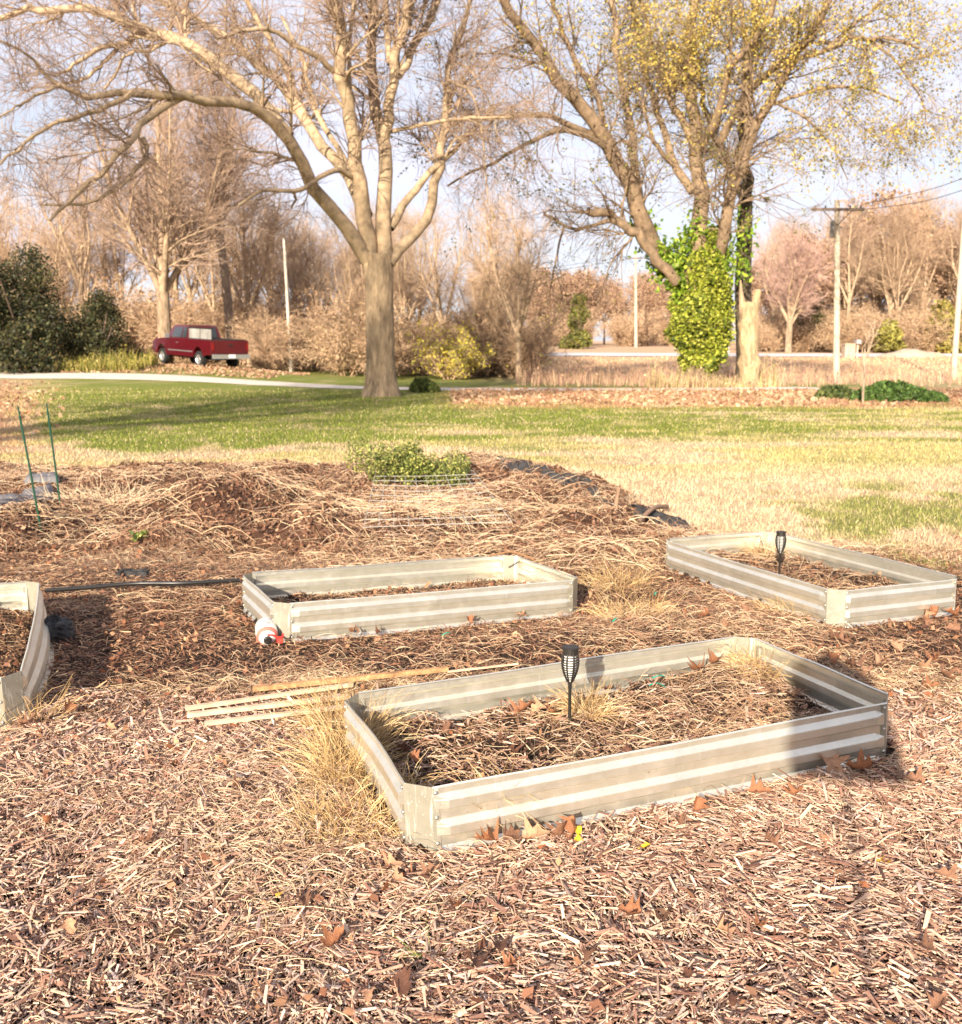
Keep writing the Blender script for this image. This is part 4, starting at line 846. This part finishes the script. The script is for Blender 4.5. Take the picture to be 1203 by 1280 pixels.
def bare_tree(seed,H,r0,nl,spread,k1,k2,k3,bark,twig,fork=.3,lean=0.,label='',group=None,leaf=None,name='bare_tree',minr=.014,loc=(0,0,0),up=.05):
    g=np.random.default_rng(seed); root=empty(name,loc,0,label,'tree',group); tr,limbs=auto_limbs(g,H,r0,nl,spread,fork,lean)
    m=M(); P=resample(tr,10); r=np.linspace(r0,r0*.82,10); r[0]*=1.35; tubes(m,P,r,10,bark); m.build('trunk',m_bark,root,smooth=True)
    mc=M(); LP=[];LR=[]
    for pts,a,b in limbs:
        P=resample(pts,12); rr=np.linspace(a,b,12); LP.append(P);LR.append(rr)
    P=np.array(LP);r=np.array(LR); tubes(mc,P,r,7,bark); sc=H/12.
    s,d,rr,L,t=kidsof(P,r,k1,.12,.75,g); d[:,2]+=.3; P1,r1=branches(s,d,(1.+2.2*g.random(k1))*(1.3-.7*t)*sc,np.clip(rr*.45,minr,.08),8,.15,up*.5,.3,g); tubes(mc,P1,r1,4,np.array(bark)*.95)
    s,d,rr,L,t=kidsof(P1,r1,k2,.08,.7,g); P2,r2=branches(s,d,(.6+1.4*g.random(k2))*sc,np.clip(rr*.55,minr*.9,.03),6,.14,up,.4,g); tubes(mc,P2,r2,3,pal(k2,[twig],g,.12))
    s,d,rr,L,t=kidsof(P2,r2,k3,.05,.65,g); P3,r3=branches(s,d,(.35+.9*g.random(k3))*sc,np.clip(rr*.6,minr*.65,.016),4,.16,up,.5,g); tubes(mc,P3,r3,3,pal(k3,[twig],g,.15))
    mc.build('crown',m_twigbark,root,smooth=True)
    if leaf:
        K,size,cols=leaf; E=P3[:,1:].reshape(-1,3); Q=E[g.integers(0,len(E),K)]+g.normal(size=(K,3))*.2; m=M(); cards(m,Q,size,pal(K,cols,g,.22),g); m.build('leaves',m_leaf,root)
    return root
TW=(.42,.29,.21); TB=(.36,.26,.17)
def at(u,Y): # ground point at photo column u and distance Y
    x=(u-601.5)/F*(Y*cP+.15); return np.array([x,Y,float(gz(x,Y,False))])
# two distinct trees by the truck
bare_tree(21,15,.42,5,.30,150,1200,3600,TB,TW,fork=.27,label='forked bare tree whose trunk hides the front of the red truck',loc=at(208,56),minr=.014)
bare_tree(22,18,.30,3,.12,110,900,2600,(.34,.25,.18),TW,fork=.5,lean=-.6,label='tall slender bare tree rising directly behind the red truck bed',loc=at(291,63),minr=.014)
bare_tree(23,10.5,.34,5,.34,150,1100,3000,TB,(.52,.34,.28),fork=.30,label='bare tree with a pale trunk across the road between ivy tree and utility pole',loc=at(985,97),minr=.02)
# protos of woodland trees (kept as the first members)
GRP='bare trees in the woods behind the drive'; LBL='slender bare brown tree among the woods behind the gravel drive'
pr=[bare_tree(30+i,H,r,nl,sp,70,420,1300,(.44,.32,.21),c,fork=fk,label=LBL,group=GRP,minr=.018) for i,(H,r,nl,sp,fk,c) in enumerate([(15,.24,4,.26,.35,(.46,.32,.21)),(12,.2,5,.32,.3,(.50,.35,.23)),(9,.16,5,.36,.25,(.44,.30,.19)),(17,.28,4,.22,.4,(.47,.33,.23))])]
usedp=set()
def put(plist,i,loc,rz,sc,label=None,group=None):
    p=plist[i]
    if p.name not in usedp:
        usedp.add(p.name); p.location=loc; p.rotation_euler=(0,0,rz); p.scale=(sc,)*3
        if label: p['label']=label; p['group']=group
        return p
    return copy_tree(p,loc,rz,sc,label,group)
g=np.random.default_rng(44)
for i in range(36):   # left woods
    u=g.uniform(-60,460); Y=g.uniform(66,100); hs=np.interp(u,[-60,150,330,460],[.95,.95,.8,.65]); p=at(u,Y); put(pr,int(g.integers(0,4)),p,g.uniform(0,6),hs*g.uniform(.8,1.15))
for i in range(30):   # centre woods, lower
    u=g.uniform(440,665); Y=g.uniform(62,88); p=at(u,Y); put(pr,int(g.integers(0,3)),p,g.uniform(0,6),g.uniform(.48,.72))
put(pr,1,at(648,58),1.,.78); 
GR2='bare trees in the woods across the road'; LB2='bare brown tree among the woods across the road'
for i in range(40):
    u=g.uniform(950,1290); Y=g.uniform(104,140); p=at(u,Y); put(pr,int(g.integers(0,4)),p,g.uniform(0,6),g.uniform(.8,1.15)*np.interp(u,[950,1060,1203],[.65,.85,.95]),LB2,GR2)
rt=[bare_tree(50+i,13,.25,5,.25,110,700,2000,(.40,.28,.2),(.50,.30,.24),fork=.35,label='reddish oak still holding dry leaves across the road',group='reddish leafy oaks across the road',leaf=(8000,.24,[(.44,.28,.18),(.36,.23,.14),(.52,.36,.22),(.44,.31,.2)]),minr=.02) for i in range(2)]
for (u,Y,s) in [(1092,112,1.12),(1140,118,1.0),(1010,108,.8),(1180,125,.95),(950,118,.7),(1230,116,.95),(1050,126,1.0)]: put(rt,int(g.integers(0,2)),at(u,Y),g.uniform(0,6),s)
GR3='low far trees beyond the field'; LB3='low rounded far tree in pinkish brown beyond the field'
for i in range(26):
    u=g.uniform(650,900); Y=g.uniform(150,190); put(rt,int(g.integers(0,2)),at(u,Y),g.uniform(0,6),g.uniform(.55,.85),LB3,GR3)
# brush: multi-stemmed thicket shrubs
def shrub(seed,H,K,cols,label,group,leaf=None,name='brush_shrub'):
    g=np.random.default_rng(seed); root=empty(name,(0,0,0),0,label,'shrub',group); ns=16; a=g.random(ns)*6.28
    P,r=branches(np.stack([.3*np.cos(a),.3*np.sin(a),0*a-.1],-1),np.stack([.5*np.cos(a),.5*np.sin(a),.9+0*a],-1),H*(.6+.5*g.random(ns)),np.full(ns,.035),9,.12,.0,.3,g)
    m=M(); tubes(m,P,r,5,cols[0]); s,d,rr,L,t=kidsof(P,r,K,.1,.8,g); P1,r1=branches(s,d,.5+1.1*g.random(K),np.full(K,.013),6,.18,.0,.5,g); tubes(m,P1,r1,3,pal(K,cols,g,.15))
    s,d,rr,L,t=kidsof(P1,r1,K*3,.1,.8,g); P2,r2=branches(s,d,.25+.6*g.random(K*3),np.full(K*3,.010),4,.2,-.03,.6,g); tubes(m,P2,r2,3,pal(K*3,cols,g,.15)); m.build('stems',m_twigbark,root)
    if leaf:
        k,size,lc=leaf; E=P2.reshape(-1,3); Q=E[g.integers(0,len(E),k)]+g.normal(size=(k,3))*.12; m=M(); cards(m,Q,size,pal(k,lc,g,.22),g); m.build('leaves',m_leaf,root)
    return root
BC=[(.46,.31,.19),(.36,.24,.15),(.56,.40,.26)]
sh=[shrub(60,4.2,500,BC,'tangled bare shrub in the thicket behind the drive','thicket shrubs behind the drive'),
    shrub(61,3.4,420,BC,'tangled bare shrub in the thicket behind the drive','thicket shrubs behind the drive',leaf=(1500,.13,[(.40,.27,.16),(.32,.21,.12),(.46,.34,.19)])),
    shrub(62,5.,520,BC,'tangled bare shrub in the thicket behind the drive','thicket shrubs behind the drive',leaf=(1800,.15,[(.40,.26,.16),(.46,.32,.2)]))]
for i in range(70):
    u=g.uniform(90,668); Y=g.uniform(60,80) if u>330 else g.uniform(68,88); put(sh,int(g.integers(0,3)),at(u,Y),g.uniform(0,6),g.uniform(.7,1.15)*np.interp(u,[90,330,668],[1.1,1.,.85]))
SL2='tangled bare shrub under the woods across the road'; SG2='shrubs under the woods across the road'
for i in range(64):
    u=g.uniform(945,1270); Y=g.uniform(101,124); put(sh,int(g.integers(0,3)),at(u,Y),g.uniform(0,6),g.uniform(.7,1.05)*(1+.4*(Y>112)),SL2,SG2)
for i in range(40):
    u=g.uniform(650,870); Y=g.uniform(135,165); put(sh,int(g.integers(0,3)),at(u,Y),g.uniform(0,6),g.uniform(.7,1.1),'low shrub along the edge of the far field','low shrubs along the far field')
ysh=shrub(65,3.6,360,BC,'shrub with lemon yellow leaves in the thicket to the right of the big trunk',None,leaf=(2600,.16,[(.62,.52,.08),(.52,.42,.06),(.5,.45,.12)]),name='yellow_shrub'); ysh.location=at(562,58); ysh.scale=(.8,)*3
ysh2=copy_tree(ysh,at(455,64),2.,.45,'small yellow shrub just left of the big trunk')
# evergreens ------------------------------------------------------
def evergreen(px,Y,w_,h_,K,size,cols,label,seed,cone=False,name='evergreen_shrub',lobes=26):
    g=np.random.default_rng(seed); root=empty(name,at(px,Y),0,label,'evergreen'); m=M(); P,r=branches(np.array([[0,0,-.1]]*7),g.normal(size=(7,3))*[.5,.5,.1]+[0,0,1],np.full(7,h_*.85),np.full(7,.08),8,.06,0,.3,g); tubes(m,P,r,6,(.2,.14,.1)); m.build('trunk',m_bark,root)
    c=[]
    for i in range(lobes):
        z=g.uniform(.08,.92); q=(1-z**1.5) if not cone else (1-z); q=max(q,.12); a=g.uniform(0,6.28); c.append([math.cos(a)*w_/2*q*.75*g.uniform(.3,1),math.sin(a)*w_/2*q*.75*g.uniform(.3,1),z*h_])
    c=np.array(c); cr_=(w_*.5)*(.22+.25*g.random(lobes))*(1.1-.6*c[:,2]/h_); i=g.choice(lobes,K,p=cr_**2/(cr_**2).sum()); v=nrm(g.normal(size=(K,3)))*(g.random(K)**.5*1.25)[:,None]; Q=c[i]+v*cr_[i][:,None]*[1,1,.85]; Q[:,2]=np.abs(Q[:,2])
    tint=(.7+.6*g.random(lobes))[i][:,None]; m=M(); cards(m,Q,size,np.clip(pal(K,cols,g,.25)*tint,.004,.9),g,elong=1.8); m.build('crown',m_green,root); return root
EG=[(.045,.055,.022),(.03,.038,.018),(.07,.075,.028),(.12,.10,.04),(.06,.05,.03)]
evergreen(40,53,7.6,6.6,30000,.085,EG,'dark evergreen tree at the left of the woods, tallest of the evergreen clump',71,lobes=34)
evergreen(-15,51,6,6.0,16000,.085,EG,'dark evergreen shrub cut off by the photo edge',72)
evergreen(125,54,5.6,4.0,16000,.085,EG,'low dark evergreen shrub next to the red truck',73)
evergreen(35,49.5,5.5,2.4,9000,.12,EG,'low broad green shrub in front of the tallest evergreen',74)
evergreen(723,118,4.6,6.6,5000,.3,[(.16,.16,.04),(.24,.22,.05),(.10,.11,.03)],'single olive green conifer far off beyond the road field',75,True,'conifer_tree')
evergreen(1015,104,5,6.2,6000,.25,[(.10,.09,.03),(.14,.13,.04),(.06,.06,.02)],'dark cedar under the woods to the left of the utility pole',76)
evergreen(1175,102,6,5.2,6000,.25,[(.30,.26,.06),(.22,.2,.05),(.4,.32,.08)],'yellowish green shrub under the woods at the far right',77)
evergreen(1110,100,4,3.2,3500,.22,[(.34,.30,.07),(.26,.24,.06)],'low yellow green bush beside the mailbox across the road',78)
def mat_bush(px,Y,w_,h_,K,cols,label,size=.1,d=.35):
    p=at(px,Y); root=empty('low_shrub',p,0,label,'shrub'); g=rng; a=g.random(K)*6.28; q=g.random(K)**.5; x=q*np.cos(a)*w_/2; y=q*np.sin(a)*w_*d; z=h_*np.sqrt(np.clip(1-q*q,0,1))*(.35+.65*g.random(K))*(.5+fbm(x*1.2+9,y*1.2,97))
    m=M(); cards(m,np.stack([x,y,z],-1),size,pal(K,cols,g,.3)); m.build('foliage',m_green,root)
    ns=30; a=g.random(ns)*6.28; P,r=branches(np.stack([g.normal(size=ns)*w_*.2,g.normal(size=ns)*w_*.08,0*a],-1),np.stack([np.cos(a)*.5,np.sin(a)*.5,1+0*a],-1),np.full(ns,h_*.9),np.full(ns,.012),5,.1); m=M(); tubes(m,P,r,4,(.2,.14,.08)); m.build('stems',m_twig,root)
mat_bush(1125,31.5,3.0,.55,6000,[(.07,.13,.03),(.05,.09,.02),(.11,.17,.04)],'low dark green ground shrub by the sapling at the lawn edge')
mat_bush(531,38.5,1.2,.5,1500,[(.10,.14,.03),(.2,.22,.06)],'small green bush on the drive edge just right of the big trunk')
mat_bush(1050,33,1.6,.4,1500,[(.14,.16,.05),(.07,.10,.03)],'small green clump left of the sapling at the lawn edge')
# sapling
bare_tree(81,2.6,.035,4,.12,14,30,50,(.45,.34,.24),(.45,.33,.24),fork=.45,label='thin young sapling standing at the right lawn edge',name='sapling',loc=at(1080,30),minr=.006)

# ============================================================ POLES, WIRES, TRUCK, ROADSIDE
def pole(px,Y,top_v,r,label,lean_px=0,cross=True,mt=m_pole):
    b=at(px,Y); root=empty('utility_pole',b,0,label,'utility pole'); t=aty(px+lean_px,top_v,Y)-b; m=M(); P=resample([[0,0,-.3],t/2,t],12); tubes(m,P,np.linspace(r,r*.72,12),10); m.build('post',mt,root,smooth=True)
    if cross:
        m=M(); box(m,t-[0,.14,.45],(2.5,.1,.13)); m.build('crossarm',mat('dark_crossarm',.9,col=(.16,.12,.1)),root)
        for s in (-1.1,-.6,.6,1.1):
            m=M(); lathe(m,[(.03,0),(.05,.03),(.03,.07),(.045,.1),(0,.13)],8,T=lambda V,s=s:V+t+[s,-.14,-.38]); m.build('insulator',m_bronze,root,smooth=True)
        m=M()
        for s in (-1,1): tubes(m,np.array([t+[s*.7,-.16,-.5],t+[0,-.16,-1.2]]),np.array([.02,.02]),4)
        m.build('brace',m_bronze,root)
    return b+t,root
pA,_=pole(1047,50,250,.17,'pale wooden utility pole with crossarm between stump and sapling')
m=M(); lathe(m,[(.16,-.45),(.17,-.42),(.17,.3),(.15,.33),(0,.34)],12,T=lambda V:V+(pA-np.array(_.location))+[.0,.32,-1.25]); m.build('transformer',mat('grey_can',.5,col=(.22,.21,.2)),_,smooth=True)
pB,_=pole(795,125,318,.2,'distant utility pole in front of the low far trees')
pC,_=pole(364,61,298,.11,'bare whitish leaning pole to the right of the red truck',-9,False,mat('white_pole',.8,col=(.50,.45,.38),noise=(6,.8,1.1)))
pD,_=pole(1193,58,150,.17,'utility pole at the edge of the photo in front of the woods',22,False)
def wire(a,b,sag,label,r=.014):
    a=np.array(a);b=np.array(b); P=resample([a,(a+b)/2-[0,0,sag],b],24); m=M(); tubes(m,P,np.full(24,r),4); m.build('power_line',m_blackp,None,label=label,cat='power line',group='overhead power lines')
far=np.array([52.,30,17.]); dA=pA-np.array([0,.14,.25])
wire(dA+[1.1,0,0],aty(1330,166,38),.4,'upper overhead wire rising from the pole crossarm to the photo edge'); wire(dA+[.6,0,-.3],aty(1330,186,38),.5,'lower overhead wire rising from the pole crossarm to the photo edge')
for i,s in enumerate((-1.1,1.1)): wire(pB+[s,-.1,-.25],at(560,140)+[0,0,10.5-i*.8],.8,('upper','lower')[i]+' faint wire running from the distant pole behind the woods',.02)
# truck
tr=px2g(290,455); tp=at(288,52); AL=R(180-46)   # heading
root=empty('pickup_truck',(tp[0],tp[1],tp[2]),AL,'dark red pickup truck parked under the bare trees with white bed panels','truck')
SIDE=1
def arch(cx,r,z0,n=9): a=np.linspace(0,math.pi,n); return [(cx-r*math.cos(t),z0+r*math.sin(t)) for t in a]
W2=.97; z0=.52
side=[(0,z0+.1),(.0,1.3),(2.25,1.3),(4.25,1.3),(5.45,1.2),(5.75,1.05),(5.8,z0)]+[(5.3,z0)]+arch(4.85,.44,z0)[::-1]+[(4.3,z0-.05),(1.75,z0-.05)]+arch(1.25,.44,z0)[::-1]+[(.4,z0+.1)]
m=M(); prism(m,side,-W2,W2); o=m.build('body',m_paint,root); bv=o.modifiers.new('edge','BEVEL'); bv.width=.05; bv.segments=2; bv.limit_method='ANGLE'
cab=[(2.3,1.28),(2.42,1.86),(2.6,1.93),(3.7,1.93),(3.9,1.88),(4.5,1.28)]
m=M(); prism(m,cab,-.80,.80); V=m.V[0]; V[:,1]*=np.where(V[:,2]>1.5,.93,1.12); o=m.build('cab',m_paint,root); bv=o.modifiers.new('edge','BEVEL'); bv.width=.05; bv.segments=2; bv.limit_method='ANGLE'
for s in (1,-1):
    for (xa,xb,xc,xd) in ((2.95,3.9,3.72,2.95),(2.42,2.86,2.86,2.5)):
        m=M(); V=[[xa,s*.897,1.34],[xb,s*.897,1.34],[xc,s*.773,1.82],[xd,s*.773,1.82]]; V2=np.array(V)+[0,s*.006,0]; m.add(np.concatenate([V,V2]),[[0,1,2,3],[4,7,6,5],[0,4,5,1],[1,5,6,2],[2,6,7,3],[3,7,4,0]]); m.build('side_window',m_glass,root)
m=M(); m.add([[2.285,-.68,1.36],[2.285,.68,1.36],[2.395,.62,1.82],[2.395,-.62,1.82]],[[0,1,2,3]]); m.build('rear_window',m_glass,root)
m=M(); m.add([[4.46,-.8,1.34],[4.46,.8,1.34],[3.92,.7,1.86],[3.92,-.7,1.86]],[[0,1,2,3]]); m.build('windshield',m_glass,root)
m=M(); box(m,(1.15,0,1.315),(2.15,1.8,.04)); m.build('bed_cover',m_rubber,root)
for s in (1,-1):
    for x0,x1 in ((.16,1.12),(1.2,2.2)) if s==SIDE else ():
        m=M(); box(m,((x0+x1)/2,s*.86,1.56),(x1-x0,.03,.46)); m.build('canopy_panel',mat('dull_white',.5,col=(.28,.27,.25),noise=(2,.6,1.2)),root)
    if s!=SIDE: continue
    m=M(); box(m,(1.18,s*.86,1.82),(2.15,.07,.06)); m.build('canopy_rail',m_blackp,root)
m=M(); box(m,(-.015,0,.97),(.06,1.62,.52)); tg=m.build('tailgate',m_paint,root); m=M(); box(m,(-.055,0,1.08),(.03,.22,.07)); m.build('handle',m_blackp,tg)
m=M(); box(m,(-.12,0,.56),(.16,1.9,.2)); bp=m.build('rear_bumper',m_chrome,root); m=M(); box(m,(-.212,-.0,.58),(.02,.32,.16)); m.build('licence_plate',m_white,bp)
for s in (-1,1):
    m=M(); box(m,(-.01,s*.89,1.0),(.08,.13,.36)); m.build('tail_light',m_lens,root)
    m=M(); box(m,(5.74,s*.78,.95),(.1,.3,.18)); m.build('headlight',m_pale,root)
    m=M(); box(m,(4.05,s*1.06,1.38),(.1,.2,.2)); m.build('side_mirror',m_chrome,root)
    m=M(); box(m,(3.2,s*.982,1.1),(.14,.02,.035)); m.build('door_handle',m_chrome,root)
    m=M(); box(m,(2.95,s*.976,.72),(2.4,.012,.05)); m.build('trim_strip',m_chrome,root)
m=M(); box(m,(5.82,0,.62),(.14,1.8,.2)); m.build('front_bumper',m_chrome,root)
m=M(); box(m,(2.9,0,.48),(4.6,1.1,.22)); m.build('chassis',m_rubber,root)
wh=None
for x in (1.25,4.85):
    for s in (-1,1):
        T=lambda V,x=x,s=s: np.stack([V[:,0]+x,s*(.7+V[:,2]),V[:,1]+.38],-1)
        m=M(); lathe(m,[(.2,.0),(.36,.0),(.385,.04),(.385,.2),(.36,.25),(.23,.25)],20,T=T); ty=m.build('wheel',m_rubber,root,smooth=False); m=M(); lathe(m,[(.235,.24),(.2,.2),(.08,.19),(.06,.23),(0,.235)],16,T=T); m.build('rim',m_chrome,ty)
root.location=(tp[0],tp[1],float(gz(tp[0],tp[1],False))-.02); root.scale=(1.1,)*3; root.rotation_euler=(0,R(-2.5),AL)
# roadside
mb=at(1071,90); root=empty('mailbox',mb,0,'pale mailbox on a post beside the far road','mailbox'); m=M(); box(m,(0,0,.6),(.12,.12,1.2)); m.build('post',m_pole,root)
m=M(); prism(m,[(-.22,1.25),(.22,1.25),(.22,1.5),(.15,1.62),(-.15,1.62),(-.22,1.5)],-.35,.35); m.build('box',m_chrome,root)
p=at(1060,90.5); root=empty('stone_pier',p,0,'squat stone gate pier next to the mailbox','pier'); m=M(); box(m,(0,0,.5),(.9,.9,1.3)); m.build('pier',m_stone,root); m=M(); box(m,(0,0,1.2),(1.05,1.05,.12)); m.build('cap_stone',m_stone,root)
p=at(905,93); root=empty('roadside_sign',p,0,'small white sign by the road behind the ivy tree','sign'); m=M(); box(m,(0,0,.7),(.9,.06,.6)); m.build('sign_board',m_white,root); m=M(); box(m,(-.3,.05,.3),(.07,.07,.8)); box(m,(.3,.05,.3),(.07,.07,.8)); m.build('post',m_pole,root)
# earth/brush heap by the road
p=at(1140,93); n=16; a=np.linspace(0,6.283,25)[:-1]; q=np.linspace(0,1,n); A_,Q_=np.meshgrid(a,q); Vx=4*Q_*np.cos(A_); Vy=1.6*Q_*np.sin(A_); Vz=(1-Q_**2)*0.8*(.6+.8*fbm(Vx*.8+4,Vy*.8,99))-.2
m=M(); id=np.arange(n*24).reshape(n,24); i2=np.roll(id,-1,1); m.add(np.stack([Vx,Vy,Vz],-1).reshape(-1,3),np.stack([id[:-1],id[1:],i2[1:],i2[:-1]],-1).reshape(-1,4),(.55,.40,.26)); o=m.build('earth_heap',m_stone,None,label='low tan heap of earth beside the far road',cat='heap'); o.location=p

# trees behind the viewpoint shade the lawn; an added box shades the front bed
def rear_tree(loc,H,r,seed,label,fork=.4,nl=4,sp=.22): return bare_tree(seed,H,r,nl,sp,70,400,900,TB,TW,fork=fork,label=label,loc=(loc[0],loc[1],float(gz(loc[0],loc[1]))),minr=.02)
p=np.array([-.20,-1.5,float(gz(-.20,-1.5))]); root=empty('shade_box',p,-.2,'unseen wooden box on a thin pole, added to shade the front bed','shade_box')  # box added out of view to throw the shadow on the front bed
m=M(); tubes(m,np.array([[0,0,-.2],[0,0,1.93]]),np.array([.008,.008]),8); m.build('pole',m_pole,root,smooth=True)
m=M(); prism(m,[(-.18,1.93),(.18,1.93),(.18,2.25),(0,2.38),(-.18,2.25)],-.14,.14); m.build('box',m_lath,root)
m=M(); box(m,(0,0,1.925),(.38,.30,.025)); m.build('floor_board',m_pole,root)
rear_tree((-19,-12),24,.45,92,'broad shade tree behind the garden casting long shadows on the lawn',fork=.55,nl=6,sp=.3)
rear_tree((-21,-20),26,.40,93,'second shade tree behind the garden next to the broad one',fork=.55,nl=6,sp=.3)
rear_tree((3,-22),23,.35,94,'third shade tree behind the garden standing apart from the other two',fork=.62,nl=5,sp=.3)
